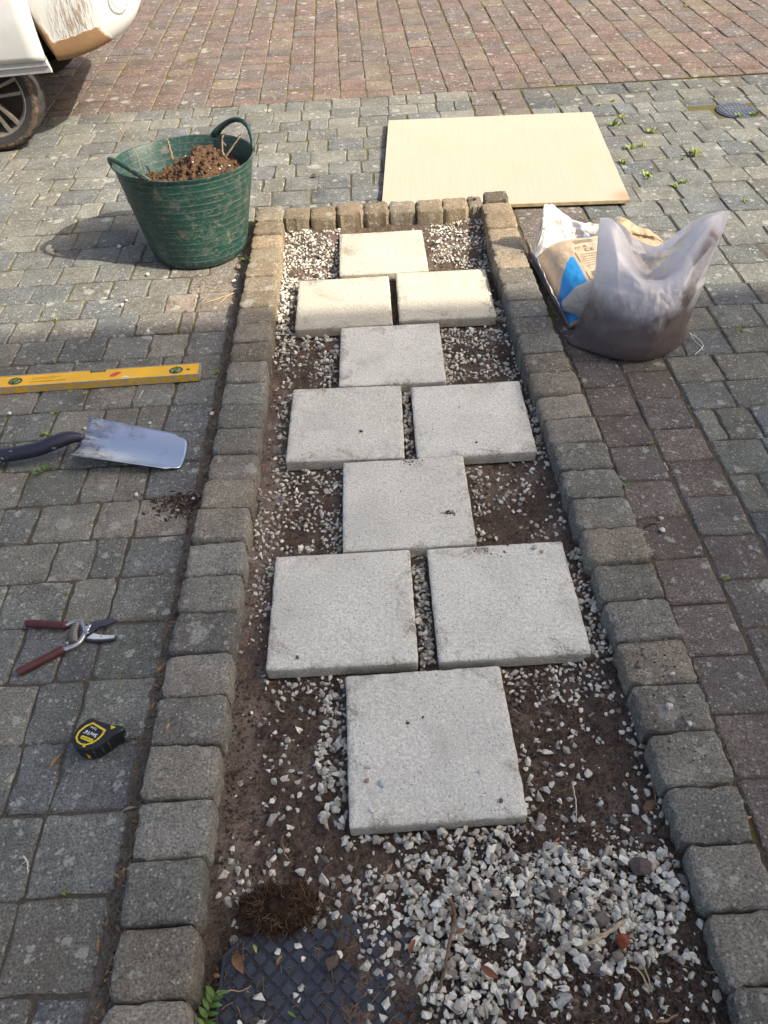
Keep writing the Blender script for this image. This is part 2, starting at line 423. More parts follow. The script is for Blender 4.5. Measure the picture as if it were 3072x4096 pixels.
def house():
    t = thing('house', 'pale rendered house with slate roof beside the drive', 'house')
    wm = plain('pale_render', (0.74, 0.70, 0.63), 0.9, 0.1, bump=0.4); sm = plain('slate', (0.10, 0.10, 0.11), 0.7)
    X0, X1, Y0, Y1, H = 4.7, 13.5, -9.0, -0.62, 8.6
    link('wall', mesh_of('wall', *prism([(X0, Y0), (X1, Y0), (X1, Y1), (X0, Y1)], -0.1, H), wm), t)
    V = [(X0 - .2, Y1 + .22, H), (X1 + .2, Y1 + .22, H), (X1 + .2, Y0 - .22, H), (X0 - .2, Y0 - .22, H), (X0 - .2, (Y0 + Y1) / 2, H + 3.2), (X1 + .2, (Y0 + Y1) / 2, H + 3.2)]
    link('roof', mesh_of('roof', V, [(0, 1, 5, 4), (2, 3, 4, 5), (3, 0, 4), (1, 2, 5), (0, 3, 2, 1)], sm), t)
    gm = plain('window_glass', (0.03, 0.035, 0.04), 0.08, 0.5); fm = plain('white_frame', (0.75, 0.75, 0.73), 0.4)
    for cx in (6.4, 11.4):
        for z0 in (0.9, 3.6, 6.3):
            f = link('window', mesh_of('window', *box(cx - .75, cx + .75, Y1 + .003, Y1 + .06, z0, z0 + 1.2), fm), t)
            link('pane', mesh_of('pane', *box(cx - .68, cx + .68, Y1 + .062, Y1 + .07, z0 + .07, z0 + 1.13), gm), f)
    link('door', mesh_of('door', *box(8.4, 9.3, Y1 + .003, Y1 + .06, 0, 2.05), fm), t)
house()

# ---------------------------------------------------------------- block paving
PG = random.Random(11)
GREY = [(.152, .154, .134), (.132, .136, .122), (.168, .163, .136), (.138, .141, .124), (.122, .127, .122), (.158, .154, .130)]
RED = [(.142, .108, .090), (.139, .105, .088), (.133, .107, .091), (.155, .126, .095), (.125, .108, .098), (.145, .111, .092), (.134, .102, .088), (.130, .110, .095), (.150, .105, .086)]
STRIP = [(.134, .117, .103), (.126, .114, .104), (.121, .112, .102), (.138, .119, .102)]
pcache = {}
def paver_mesh(wd, dp, near):
    key = (round(wd / .02), round(dp / .02), near, PG.randrange(3))
    if key not in pcache:
        a, b = key[0] * .02, key[1] * .02
        V, F = block(a, b, .055, .0048, (key[0] * 97 + key[1] * 31 + key[3]) % 9999, k=4 if near else 2, jit=.0018 if near else .0022, rc=.011, corner=3 if near else 2)
        me = mesh_of('paver', V, F, M['paver']); auto(me, 28); pcache[key] = (me, a, b)
    return pcache[key]
def place(parent, x0, x1, y0, y1, color, gap=.0055, rot=0.0, gy=0.0):
    wd, dp = x1 - x0 - gap, y1 - y0 - gap - gy
    if wd < .03 or dp < .03: return
    me, a, b = paver_mesh(wd, dp, y0 < 3.2)
    o = bpy.data.objects.new('paver', me); col.objects.link(o); o.parent = parent
    o.location = ((x0 + x1) / 2 + PG.gauss(0, .0012), (y0 + y1) / 2 + PG.gauss(0, .0012), PG.gauss(0, .0014) - .001)
    o.rotation_euler = (PG.gauss(0, .007), PG.gauss(0, .007), rot + PG.gauss(0, .008) + (math.pi if PG.random() < .5 else 0))
    o.scale = (wd / a, dp / b, 1)
    f = PG.uniform(.86, 1.16) if parent.name != 'roadway' else PG.uniform(.94, 1.08); o.color = (color[0] * f, color[1] * f, color[2] * f, 1)
    return o
def base_sheet(name, poly, z=-.0065, **props):
    xs = [p[0] for p in poly]; ys = [p[1] for p in poly]
    return link(name, mesh_of(name, [(x, y, z) for x, y in poly], [tuple(range(len(poly)))], M['joint']), kind='structure', **props)

YL = [.122, .30, .472, .660, .850, 1.034, 1.214, 1.401, 1.572, 1.735, 1.905, 2.082, 2.248, 2.41, 2.567, 2.737, 2.908, 3.075, 3.23, 3.39, 3.56]
YL += [3.56 + .1773 * (i + 1) for i in range(12)]
JL = {2: [-.835], 3: [-.831], 4: [-.93, -.825], 5: [-.936, -.812], 6: [-1.028, -.903, -.807], 7: [-1.123, -.931, -.803], 8: [-1.017, -.891, -.797],
      9: [-1.114, -.922, -.791], 10: [-1.203, -1.003, -.886, -.782], 11: [-1.3, -1.107, -.93, -.79], 12: [-1.371, -1.19, -1.006, -.879, -.775],
      13: [-1.287, -1.101, -.918, -.767], 14: [-1.384, -1.201, -1.023, -.84, -.766], 15: [-1.458, -1.277, -1.095, -.913, -.758],
      16: [-1.53, -1.362, -1.177, -.998, -.813, -.754], 17: [-1.444, -1.266, -1.087, -.899, -.762], 18: [-1.525, -1.354, -1.171, -.997, -.814], 19: [-1.623, -1.444, -1.273, -1.1, -.92, -.74]}
def tint(x, y, c):
    d = math.exp(-(((x + .74) / .17) ** 2 + ((y - 3.2) / .26) ** 2)) * .75 + math.exp(-(((x + .7) / .16) ** 2 + ((y - 1.86) / .07) ** 2)) * .4
    b = (.235, .18, .13); return tuple(c[i] * (1 - d) + b[i] * d for i in range(3))
bay = base_sheet('parking_bay', [(-5.4, -1.5), (-.5, -1.5), (-.5, 3.89), (.73, 3.89), (.73, 5.685), (-5.4, 5.685)], label='worn grey block paving left of the planted strip')
for i in range(len(YL) - 1):
    y0, y1 = YL[i], YL[i + 1]; ym = (y0 + y1) / 2
    xl = min(-.68 - .30 * ym - .32, -1.75)
    xr = (-.648 + .018 * min(ym, 2.5)) if y0 < 3.0 else -.59
    if y0 > 3.88: xr = .725
    if i in JL: j = JL[i][:]
    else:
        j = [xr - PG.choice([.18, .18, .205, .115])] if y0 < 3.88 else [xr - .11 * (i % 2) - .11]
    j = sorted(j + [xr])
    while j[0] > xl: j.insert(0, j[0] - PG.choice([.183, .183, .19, .12, .21] if i not in JL else [.183, .12, .19]))
    for a, b in zip(j[:-1], j[1:]):
        place(bay, a, b, y0, y1, tint((a + b) / 2, ym, PG.choice(GREY)), rot=-.008)
    if y0 > 3.88 and y0 < 3.95: pass

strip = base_sheet('paver_strip', [(.73, -1.5), (1.105, -1.5), (1.105, 2.0), (1.085, 5.685), (.73, 5.685)], label='two brown paver columns running beside the right kerb')
for c_, (xa, xb, ph) in enumerate(((.757, .927, 1.338), (.931, 1.101, 1.419))):
    for k in range(-8, 27):
        y0 = ph + .1695 * k; y1 = y0 + .1695
        if y1 > 5.69: y1 = 5.68
        if y1 - y0 < .05: continue
        s = -.0105 * (y0 - 2)
        place(strip, xa + s, xb + s, y0, y1, PG.choice(STRIP) if y0 < 3.3 else tuple(.5 * (p + q) for p, q in zip(PG.choice(STRIP), PG.choice(RED))))
rbay = base_sheet('parking_bay', [(1.105, -1.5), (4.6, -1.5), (4.6, 5.66), (1.085, 5.685), (1.105, 2.0)], label='grey block paving right of the brown paver columns')
YR = [.30 + .1721 * i for i in range(8)] + [1.677, 1.848, 2.019, 2.19, 2.348] + [2.348 + .1697 * (i + 1) for i in range(12)] + [4.566, 4.744, 4.92, 5.085, 5.28, 5.47, 5.655]
JR = {8: 1.20, 9: 1.28, 10: 1.18, 11: 1.27, 7: 1.31}
for i in range(len(YR) - 1):
    y0, y1 = YR[i], YR[i + 1]; ym = (y0 + y1) / 2
    x = 1.107 - .0105 * (ym - 2); xr = max(.55 + .385 * ym + .35, 2.3); first = True
    while x < xr:
        wd = PG.choice([.183, .183, .2, .19, .12, .21])
        if first: wd = (JR[i] - x) if i in JR else PG.choice([.09, .13, .18]); first = False
        a, b = x, x + wd; x = b
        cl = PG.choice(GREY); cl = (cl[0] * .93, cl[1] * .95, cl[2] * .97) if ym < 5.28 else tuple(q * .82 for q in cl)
        if 4.9 < ym < 5.08 and b > 2.16 and a < 2.40:
            if 2.155 - a > .05: place(rbay, a, 2.155, y0, y1, cl)
            if b - 2.41 > .05: place(rbay, 2.41, b, y0, y1, cl)
            continue
        if 5.08 < ym < 5.28 and b > 2.17 and a < 2.39: place(rbay, a, b, 5.158, y1, cl); continue
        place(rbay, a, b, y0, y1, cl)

road = base_sheet('roadway', [(-9, 5.69), (9, 5.69), (9, 14), (-9, 14)], z=-.0058, label='red and buff block paved roadway behind the bays')
far = []
for k in range(-26, 24):
    xa = -.663 + .18 * k; y = 5.69 + PG.choice([.05, .09, .13, .17]); y0 = 5.69
    while y0 < 9.9:
        vis = -.72 - .305 * y0 < xa + .2 and xa < .62 + .39 * y0
        if vis or y0 < 7.5: far.append((y0, xa - .0095 * (y0 - 5.7), y, vis))
        y0 = y; y += PG.choice([.165, .19, .19, .21, .235, .15])
far.sort(key=lambda q: (not q[3], q[0]))
FV = []; FF = []; FC = []
for n_, (y0, xa, y1, vis) in enumerate(far):
    cl = PG.choice(RED)
    if n_ < 296: place(road, xa, xa + .18, y0, y1, cl, gap=.0045, gy=.0035)
    else:
        V, F = block(.173, y1 - y0 - .007, .05, .0075, n_, k=1, jit=.002, rc=.013)
        f = PG.uniform(.94, 1.08); b = len(FV); cx, cy, cz = xa + .09, (y0 + y1) / 2, PG.gauss(0, .0014)
        FV += [(v[0] + cx, v[1] + cy, v[2] + cz) for v in V]; FF += [tuple(i + b for i in q) for q in F]; FC += [tuple(q * f for q in cl)] * len(V)
link('paver', mesh_of('paver', FV, FF, M['paver_far'], cols=np.array(FC)), road, kind='stuff')

# ---------------------------------------------------------------- kerbs round the planted strip
KG = random.Random(21)
kvar = {}
def kerb_top(y): return np.interp(y, [.5, 2.2, 3.5, 3.9], [.054, .062, .076, .08])
def kerb_block(parent, x, y, wd, ln, rz, color, ztop=None, h=.125):
    if ztop is None:
        ztop = kerb_top(y); k_ = (1.764 - ztop) / 1.684; x, y, wd, ln = x * k_, y * k_, wd * k_, ln * k_
    key = (round(wd, 2), round(ln, 2), KG.randrange(6))
    if key not in kvar:
        V, F = block(key[0], key[1], h, .0115, 300 + len(kvar), k=6, jit=.0017, rc=.017, corner=3, rings=4)
        me = mesh_of('kerb_block', V, F, M['kerb']); auto(me, 34); kvar[key] = me
    o = link('kerb_block', kvar[key], parent, (x, y, ztop + KG.gauss(0, .004)), (KG.gauss(0, .018), KG.gauss(0, .020), rz + KG.gauss(0, .028)))
    f = KG.uniform(.78, 1.2); q = KG.uniform(-.04, .07); o.color = (color[0] * f * (1 + q), color[1] * f, color[2] * f * (1 - q), 1)
    o.scale = (wd / key[0], ln / key[1], 1); return o
KC = (.176, .166, .138); KB = (.205, .166, .112)
def kcol(y, lim): 
    t = min(max((y - lim) / .5, 0), 1); return tuple(a * (1 - t) + b * t for a, b in zip(KC, KB))
LY = [.6, 1.0, 1.5, 1.9, 2.8, 3.5]; LXC = [-.502, -.5015, -.4955, -.4805, -.475, -.4675]; LW = [.154, .163, .161, .151, .138, .131]
RY = [.6, .89, 1.45, 1.95, 2.5, 3.2, 3.9]; RXC = [.6555, .6585, .6515, .642, .6265, .624, .640]; RW = [.142, .160, .168, .168, .153, .138, .135]
kl = thing('kerb', 'long grey kerb on the left of the stepping slabs, dark in front and brown at its far end', 'kerb')
for k in range(-4, 25):
    y = .564 + .1322 * (k + .5)
    kerb_block(kl, np.interp(y, LY, LXC), y, np.interp(y, LY, LW) + .008, .1285, -.008, kcol(y, 2.5))
kerb_block(kl, -.472, 3.845, .128, .105, 0, (.21, .18, .13))
kr = thing('kerb', 'long grey kerb on the right of the stepping slabs, beside the brown paver columns', 'kerb')
def krx(y): return np.interp(y, RY, RXC)
for k in range(-4, 26):
    y = .396 + .1303 * (k + .5)
    kerb_block(kr, krx(y), y, np.interp(y, RY, RW) + .008, .1268, 0, kcol(y, 2.9))
kerb_block(kr, .645, 3.838, .118, .10, 0, (.13, .115, .085), .092)
kb = thing('kerb', 'short brown back kerb crossing the far end of the stepping slabs', 'kerb')
bx = [-.40, -.271, -.141, -.01, .117, .248, .379, .505, .576]
for a, b in zip(bx[:-1], bx[1:]):
    kerb_block(kb, (a + b) / 2, 3.815 + KG.gauss(0, .005), b - a - .002, .13, 0, (.19, .155, .105), .078)

# ---------------------------------------------------------------- stepping slabs
SL = [(.0674, 3.474, -.003, 'pale sunlit slab farthest from the camera, alone below the back kerb'),
      (-.116, 3.046, -.006, 'sunlit cream slab with black specks, left one of the far pair'),
      (.315, 3.059, -.017, 'clean sunlit cream slab, right one of the far pair'),
      (.066, 2.633, -.024, 'shaded slab alone just in front of the two sunlit cream ones'),
      (-.114, 2.222, -.031, 'left slab of the middle pair, with a dark crumb near its centre'),
      (.325, 2.201, -.015, 'right slab of the middle pair, with a green leaf scrap on it'),
      (.072, 1.802, -.0125, 'single slab with a dark splat of soil near its right side'),
      (-.133, 1.396, -.0128, 'left slab of the near pair, with a brown crumb at its lower left'),
      (.320, 1.390, -.0064, 'right slab of the near pair, with pebbles along its back edge'),
      (.077, .966, .0114, 'nearest slab, large and alone with several pebbles on its left half')]
for i, (x, y, a, lb) in enumerate(SL):
    V, F = block(.402, .402, .043, .006, 700 + i, k=22, jit=.0006, rc=.007, corner=3, rings=4)
    me = mesh_of('stepping_slab', V, F, M['slab']); auto(me, 60)
    f = PG.uniform(.93, 1.05); c = (.69, .665, .57) if i > 2 else (.55, .505, .395)  # lighting put into the colour: paler base for shaded slabs, darker for sunlit ones
    tag(link('stepping_slab', me, None, (x, y, .018), (PG.gauss(0, .006), PG.gauss(0, .006), a), tuple(q * f for q in c)), lb, 'paving slab', 'square slabs laid as stepping stones')
def on_slab(x, y, m=0.0):
    for sx, sy, a, _ in SL:
        if abs(x - sx) < .201 + m and abs(y - sy) < .201 + m: return True
    return False

# ---------------------------------------------------------------- soil bed
def sstep(a, b, x): t = min(max((x - a) / (b - a), 0), 1); return t * t * (3 - 2 * t)
def soil_z(x, y):
    z = -.030 + .011 * nz(x, y, 6) + .010 * nz(x, y, 22, 3) + .004 * nz(x, y, 70, 6)
    z += .014 * sstep(-.34, -.42, x) * sstep(2.9, 2.2, y)                                  # mortar haunch against the left kerb
    z += .026 * math.exp(-(((x - .30) / .24) ** 2 + ((y - .585) / .13) ** 2))              # heap at the front right
    z += .012 * math.exp(-(((x - .3) / .3) ** 2 + ((y - .38) / .09) ** 2))
    z += .036 * sstep(3.40, 3.68, y)
    z += .018 * sstep(.46, .56, x) * sstep(2.6, 1.8, y)
    z -= .030 * sstep(.60, .555, y) * sstep(-.13, -.25, x)                                  # scraped off the cover plate
    if on_slab(x, y, .0): z = min(z, -.034)
    return z
xs = np.arange(-.46, .685, .0085); ys = np.concatenate([np.arange(.12, 1.9, .0085), np.arange(1.9, 3.80, .013)])
V = []; C = []
for y in ys:
    for x in xs:
        z = soil_z(x, y); h = 0.0
        e = -.335 + .035 * nz(x, y, 9, 7) + .015 * nz(x, y, 40, 2)
        h = sstep(e + .012, e - .012, x) * sstep(2.75, 2.3, y) * sstep(.45, .7, y)
        d = sstep(.05, .45, nz(x, y, 5, 11)); s = (.150 + .075 * d, .110 + .058 * d, .084 + .046 * d)
        q = .68 + .55 * (nz(x, y, 30, 5) * .5 + .5); wq = sstep(.25, .6, nz(x, y, 13, 41)) * .8; m_ = tuple(a * q * (1 - wq) + b * wq for a, b in zip((.25, .190, .155), (.38, .345, .30)))
        V.append((x, y, z)); C.append(tuple(a * (1 - h) + b * h for a, b in zip(s, m_)))
nx = len(xs); F = [(j * nx + i, j * nx + i + 1, (j + 1) * nx + i + 1, (j + 1) * nx + i) for j in range(len(ys) - 1) for i in range(nx - 1)]
link('soil_bed', mesh_of('soil_bed', V, F, M['soil'], True, np.array(C)), kind='structure', label='dark bare soil between the kerbs')

# ---------------------------------------------------------------- gravel
GR = random.Random(31)
from collections import defaultdict
cell = defaultdict(list)
def free(x, y, d, lim=1):
    n = 0; ci, cj = int(x / .02), int(y / .02)
    for i in (-1, 0, 1):
        for j in (-1, 0, 1):
            for (a, b) in cell[(ci + i, cj + j)]:
                if (a - x) ** 2 + (b - y) ** 2 < d * d:
                    n += 1
                    if n >= lim: return False
    return True
def white():
    r = GR.random()
    if r < .48: b = GR.uniform(.56, .80); return (b, b * .955, b * .805)
    if r < .66: b = GR.uniform(.46, .66); return (b * .98, b * .97, b * .81)
    if r < .88: b = GR.uniform(.28, .50); return (b, b * .94, b * .80)
    if r < .96: b = GR.uniform(.28, .42); return (b, b * .84, b * .66)
    b = GR.uniform(.12, .22); return (b, b * .93, b * .85)
items = []
def drop(x, y, s, zoff=0.0, tilt=.5):
    if on_slab(x, y, s * .35) or not (-.42 < x < .595): return
    if (x + .28) ** 2 / .085 ** 2 + (y - .615) ** 2 / .05 ** 2 < 1: return
    z = soil_z(x, y)
    if x < -.02 and y < .565: z = max(z, -.03)
    cell[(int(x / .02), int(y / .02))].append((x, y))
    items.append((x, y, z + s * .30 + zoff, s, tilt, white()))
for dens, poly in ZONES:
    xa, xb = min(p[0] for p in poly), max(p[0] for p in poly); ya, yb = min(p[1] for p in poly), max(p[1] for p in poly)
    area = abs(sum(poly[i][0] * poly[i - 1][1] - poly[i - 1][0] * poly[i][1] for i in range(len(poly)))) / 2
    n = int(area * dens * (2.2 if dens > 2900 else 1.9)); tries = 0; dense = dens > 2500
    while n > 0 and tries < area * dens * 22:
        tries += 1; x, y = GR.uniform(xa, xb) + GR.gauss(0, .006), GR.uniform(ya, yb) + GR.gauss(0, .006)
        if not inside(x + .03 * nz(x, y, 11, 51), y + .03 * nz(x, y, 11, 61), poly): continue
        if not dense and nz(x, y, 9, 17) < GR.uniform(-.45, .3): continue
        if dense and area > .02 and nz(x, y, 13, 27) < -.30 + GR.uniform(-.1, .1): n -= .6; continue
    
        s = GR.choice([.0065, .008, .009, .0105, .012]) * GR.uniform(.85, 1.15) * (1.2 if y < .95 else 1.0)
        if not free(x, y, s * (.92 if dense else 1.3), 1):
            if dense and GR.random() < .75 and free(x, y, s * .8, 3): drop(x, y, s, s * .8, .7); n -= 1
            continue
        drop(x, y, s); n -= 1
for _ in range(1500):
    x, y = GR.gauss(.28, .19), GR.gauss(.60, .09); s = GR.uniform(.003, .0065)
    if -.02 < x < .58: drop(x, y, s, .004)
for _ in range(1900):
    x, y = GR.uniform(-.40, .56), GR.uniform(.3, 3.7); s = GR.choice([.003, .004, .005, .007, .009])
    if not (x < .0 and y < .58): drop(x, y, s)
link('gravel', scatter('gravel', items, M['stone']), kind='stuff', label='loose white stone chippings strewn over the soil', )
def ribbon(name, fx, y0, y1, w_, amp, label, c):
    n_ = int((y1 - y0) / .006); k = int(w_ / .006); V = []; C = []
    for j in range(n_ + 1):
        y = y0 + (y1 - y0) * j / n_
        for i in range(k + 1):
            q = i / k; e = math.sin(math.pi * q) ** .6; x = fx(y) + (q - .5) * w_ + .004 * nz(y, q, 30, 2)
            z = -.010 + (.0105 + amp * nz(x, y, 45, 3) + amp * .7 * nz(x, y, 120, 9)) * e; V.append((x, y, z)); f = .65 + .6 * (nz(x, y, 60, 14) * .5 + .5); C.append(tuple(a * f for a in c))
    F = [(j * (k + 1) + i, j * (k + 1) + i + 1, (j + 1) * (k + 1) + i + 1, (j + 1) * (k + 1) + i) for j in range(n_) for i in range(k)]
    link(name, mesh_of(name, V, F, M['soil'], True, np.array(C)), kind='stuff', label=label)
ribbon('joint_dirt', lambda y: np.interp(y, LY, LXC) - np.interp(y, LY, LW) / 2 - .034, .15, 3.75, .085, .007, 'dark crumbly dirt in the joint between left paving and kerb', (.21, .175, .138))
ribbon('joint_dirt', lambda y: krx(y) + np.interp(y, RY, RW) / 2 + .012, .25, 3.6, .036, .005, 'dark dirt in the joint between right kerb and brown pavers', (.16, .135, .105))
# soil crumbs: the bed, the strips outside the kerbs, the spill on the left paving
cr = []
def crumb(x, y, z, s): cr.append((x, y, z, s, 1.0, (0, 0, 0)))
for _ in range(11000):
    x, y = GR.uniform(-.42, .59), GR.choice([GR.uniform(.2, 1.2), GR.uniform(.2, 3.72)])
    if on_slab(x, y): continue
    z = soil_z(x, y); s = min(abs(GR.gauss(.002, .0022)) + .0014, .011)
    if y < .45 and x > .1: s *= 1.35
    if x < .02 and y < .57: z = max(z, -.031); s *= .7
    crumb(x, y, z + s * .3, s)
for _ in range(1500):
    y = GR.uniform(.2, 3.6); x = -.592 + .0128 * y - abs(GR.gauss(0, .022)); s = GR.uniform(.001, .0042); crumb(x, y, -.006 if x > -.62 else .001, s)
for _ in range(420):
    y = GR.uniform(.4, 2.6); x = krx(y) + .083 + GR.uniform(0, .02); s = GR.uniform(.001, .0035); crumb(x, y, -.007, s)
for _ in range(620):
    x, y = GR.gauss(-.655, .045), GR.gauss(1.87, .032); s = min(abs(GR.gauss(.002, .003)) + .0012, .011)
    if x < -.585: crumb(x, y, s * .3, s)
for sx, sy, r_, n_ in ((.2, 1.733, .012, 60), (.105, 1.985, .018, 40), (.31, 1.57, .03, 16)):
    for _ in range(n_): s = GR.uniform(.0012, .005); crumb(GR.gauss(sx, r_), GR.gauss(sy, r_ * .5), .018 + s * .4, s)
for sx, sy, _, _ in SL:
    for _ in range(16): s = GR.uniform(.0012, .0032); crumb(GR.uniform(sx - .18, sx + .18), GR.uniform(sy - .18, sy + .18), .018 + s * .4, s)
for _ in range(700):
    x, y = GR.uniform(.08, .6), GR.uniform(.22, .47); s = GR.choice([.004, .005, .007, .009, .012]) * GR.uniform(.7, 1.1); crumb(x, y, soil_z(x, y) + s * .35, s)
for _ in range(90): s = GR.uniform(.0015, .004); crumb(GR.uniform(.60, .71), GR.uniform(.85, 1.2), .0575, s)
for _ in range(150): s = GR.uniform(.001, .003); crumb(GR.uniform(.72, 1.1), GR.uniform(.8, 2.2), .001, s)
CB = [stone_base(500 + i, .75, 9) for i in range(14)]
dry = []
for _ in range(9000):
    x, y = GR.uniform(-.42, .59), GR.choice([GR.uniform(.2, 1.2), GR.uniform(.2, 3.72)])
    if on_slab(x, y) or nz(x, y, 5, 33) < GR.uniform(-.5, .3): continue
    z = max(soil_z(x, y), -.031 if x < .02 and y < .57 else -9); s = min(abs(GR.gauss(.0018, .0022)) + .0012, .010) * (1.3 if y < .5 else 1); dry.append((x, y, z + s * .3, s, 1.0, (0, 0, 0)))
for _ in range(2600):
    y = GR.uniform(.2, 3.6); x = -.590 + .0128 * y - abs(GR.gauss(0, .024)); s = GR.uniform(.001, .0055); dry.append((x, y, .001, s, 1.0, (0, 0, 0)))
for _ in range(900):
    y = GR.uniform(.3, 3.6); x = krx(y) + .082 + GR.uniform(0, .024); s = GR.uniform(.001, .0035); dry.append((x, y, -.005, s, 1.0, (0, 0, 0)))
for _ in range(500):
    x, y = GR.gauss(-.74, .09), GR.gauss(3.2, .17); s = GR.uniform(.001, .004); dry.append((x, y, .001, s, 1.0, (0, 0, 0)))
for _ in range(380):
    x, y = GR.uniform(-.40, .03), GR.uniform(.2, .56); s = GR.uniform(.001, .004); dry.append((x, y, -.0275, s, 1.0, (0, 0, 0)))
link('dry_crumbs', scatter('dry_crumbs', dry, M['drysoil'], [stone_base(600 + i, .75, 8) for i in range(12)], False), kind='stuff', label='dry pale brown dirt and grit in joints and on the bed')
for _ in range(900):
    x, y = GR.gauss(.28, .2), GR.gauss(.60, .1); s = GR.uniform(.002, .007)
    if -.02 < x < .58 and not on_slab(x, y): crumb(x, y, soil_z(x, y) + .008 + s * .3, s)
link('soil_crumbs', scatter('soil_crumbs', cr, M['crumb'], CB, False), kind='stuff', label='fine dark soil crumbs scattered over bed and paving')
# ---------------------------------------------------------------- white van (rear left corner in view)
def van():
    t = thing('van', 'white van with sliding door open over the wheel and mud caked rear bumper', 'van', (-2.18, 5.09, 0), R(5))
    n = N('white_paint', 0.28, 0.5); n.color(n.mul((.56, .56, .53), n.rng(n.noise(n.pos(), 8, 3), .3, .7, .95, 1.04))); n.b.inputs['Coat Weight'].default_value = .4; white = n.m
    # bumper paint with dried mud: caked along the lower edge, brushed streaks above
    n = N('muddy_paint', 0.45, 0.4); p = n.obj(); s = n.sep(p); u, z = s[0], s[2]
    wob = n.math('MULTIPLY', n.math('SUBTRACT', n.noise(p, 16, 5, .65), .5), .05)
    top = n.math('ADD', n.rng(u, .50, .76, .565, .622), wob)
    caked = n.math('MULTIPLY', n.step(n.math('SUBTRACT', top, z), -.003, .006), n.step(n.math('ADD', u, n.math('ADD', wob, n.math('MULTIPLY', n.math('SUBTRACT', z, .55), .55))), .80, .77))
    edge = n.step(n.math('ADD', n.math('SUBTRACT', u, n.rng(z, .45, .66, .500, .432)), wob), .03, .004)
    edge = n.math('MULTIPLY', edge, n.step(z, .74, .60))
    vs3 = n.vmath('MULTIPLY', p, (1.0, 1.0, .16))
    st = n.math('MULTIPLY', n.step(n.noise(vs3, 62, 4, .7), .44, .62), n.math('MULTIPLY', n.step(n.math('ABSOLUTE', n.math('SUBTRACT', u, n.rng(z, .5, .85, .575, .67))), .17, .03), n.step(z, .52, .62)))
    mk = n.math('MAXIMUM', n.math('MAXIMUM', caked, edge), n.math('MULTIPLY', st, .75))
    mud = n.mix(n.noise(p, 40, 4, .7), (.22, .125, .058), (.33, .20, .10))
    n.color(n.mix(mk, (.60, .60, .56), mud)); n.put(n.b.inputs['Roughness'], n.rng(mk, 0, 1, .3, .95))
    n.bump(n.math('ADD', n.math('MULTIPLY', mk, .8), n.math('MULTIPLY', n.math('MULTIPLY', n.noise(p, 130, 4, .7), mk), .5)), .8, .006); muddy = n.m
    black = plain('black_plastic', (.012, .012, .012), .8, .2); glass = plain('dark_glass', (.02, .022, .025), .06, .5)
    trimm = plain('grey_sill_trim', (.40, .40, .39), .4); lampm = plain('red_lamp', (.35, .02, .015), .2)
    W_ = 1.74
    def outline(r, u1, ustart):   # from the left side round the rear to the right side
        pts = [(ustart + (u1 - r - ustart) * i / 10, 0.0) for i in range(10)]
        pts += [(u1 - r + r * math.sin(R(a)), r - r * math.cos(R(a))) for a in np.linspace(0, 90, 12)]
        L = pts + [(u1, W_ / 2)]; return L + [(x, W_ - y) for x, y in reversed(L[:-1])]
    lev = [(.455, .45, .085, .30, .80), (.460, .47, .035, .30, .84), (.475, .471, .014, .30, .865), (.50, .463, .006, .30, .89), (.53, .452, .002, .30, .912), (.56, .44, .0, .30, .93), (.60, .427, .0, .30, .947), (.64, .413, -.002, .30, .958), (.72, .39, -.004, .30, .972), (.80, .36, .0, .30, .978), (.88, .345, .012, .29, .972), (.96, .34, .02, .28, .96)]
    V = []; F = []; n_ = 0
    for z, us, ins, r, u1_ in lev:
        o = outline(r, u1_, us); n_ = len(o)
        for (x, y) in o:
            rise = .075 * sstep(.47, .96, x) * max(0, 1 - (z - .455) / .22)
            f = ins * (1 - .6 * sstep(.8, .96, x))
            yy = y + f * (1 if y < W_ / 2 else -1) * (1 if abs(y - W_ / 2) > .3 else 0)
            V.append((x, yy, z + rise))
    for j in range(len(lev) - 1):
        for i in range(n_ - 1): F.append((j * n_ + i, j * n_ + i + 1, (j + 1) * n_ + i + 1, (j + 1) * n_ + i))
    me = mesh_of('rear_bumper', V, F, muddy); auto(me, 50); bp = link('rear_bumper', me, t)
    sol = bp.modifiers.new('thickness', 'SOLIDIFY'); sol.thickness = .012; sol.offset = -1
    # body above the bumper and forward of the sliding door
    V = []; F = []; L = []
    for z, ins, u0, u1 in ((.962, .03, -3.25, .95), (1.05, .035, -3.2, .935), (1.12, .06, -2.9, .92), (1.6, .15, -2.2, .86), (1.72, .24, -2.0, .80), (1.74, .5, -1.8, .5)):
        o = [(u0 + .15, ins), (-.5, ins), (u1 - .2, ins), (u1 - .06, ins + .06), (u1, ins + .2), (u1, W_ - ins - .2), (u1 - .06, W_ - ins - .06), (u1 - .2, W_ - ins), (-.5, W_ - ins), (u0 + .15, W_ - ins), (u0, W_ - ins - .3), (u0, ins + .3)]
        L.append([(x, y, z) for x, y in o])
    k = 12
    for r_ in L: V += r_
    for j in range(len(L) - 1):
        for i in range(k): F.append((j * k + i, j * k + (i + 1) % k, (j + 1) * k + (i + 1) % k, (j + 1) * k + i))
    F.append(tuple((len(L) - 1) * k + i for i in range(k)))
    me = mesh_of('body', V, F, white); auto(me, 30); body = link('body', me, t)
    link('front_body', bmb('front_body', join([box(-3.25, -3.02, .1, W_ - .1, .36, .96), box(-2.2, -.82, .004, W_ - .004, .36, .96)]), white), t)
    link('side_panel', bmb('side_panel', box(-.82, .30, W_ - .03, W_ - .004, .40, .96), white), t)
    link('wheel_arch', bmb('wheel_arch', join([box(-.9, .43, .24, W_ - .24, .46, .95), box(-.9, .42, .11, .238, .66, .955), box(.432, .88, .28, W_ - .28, .60, .95)]), black), t)
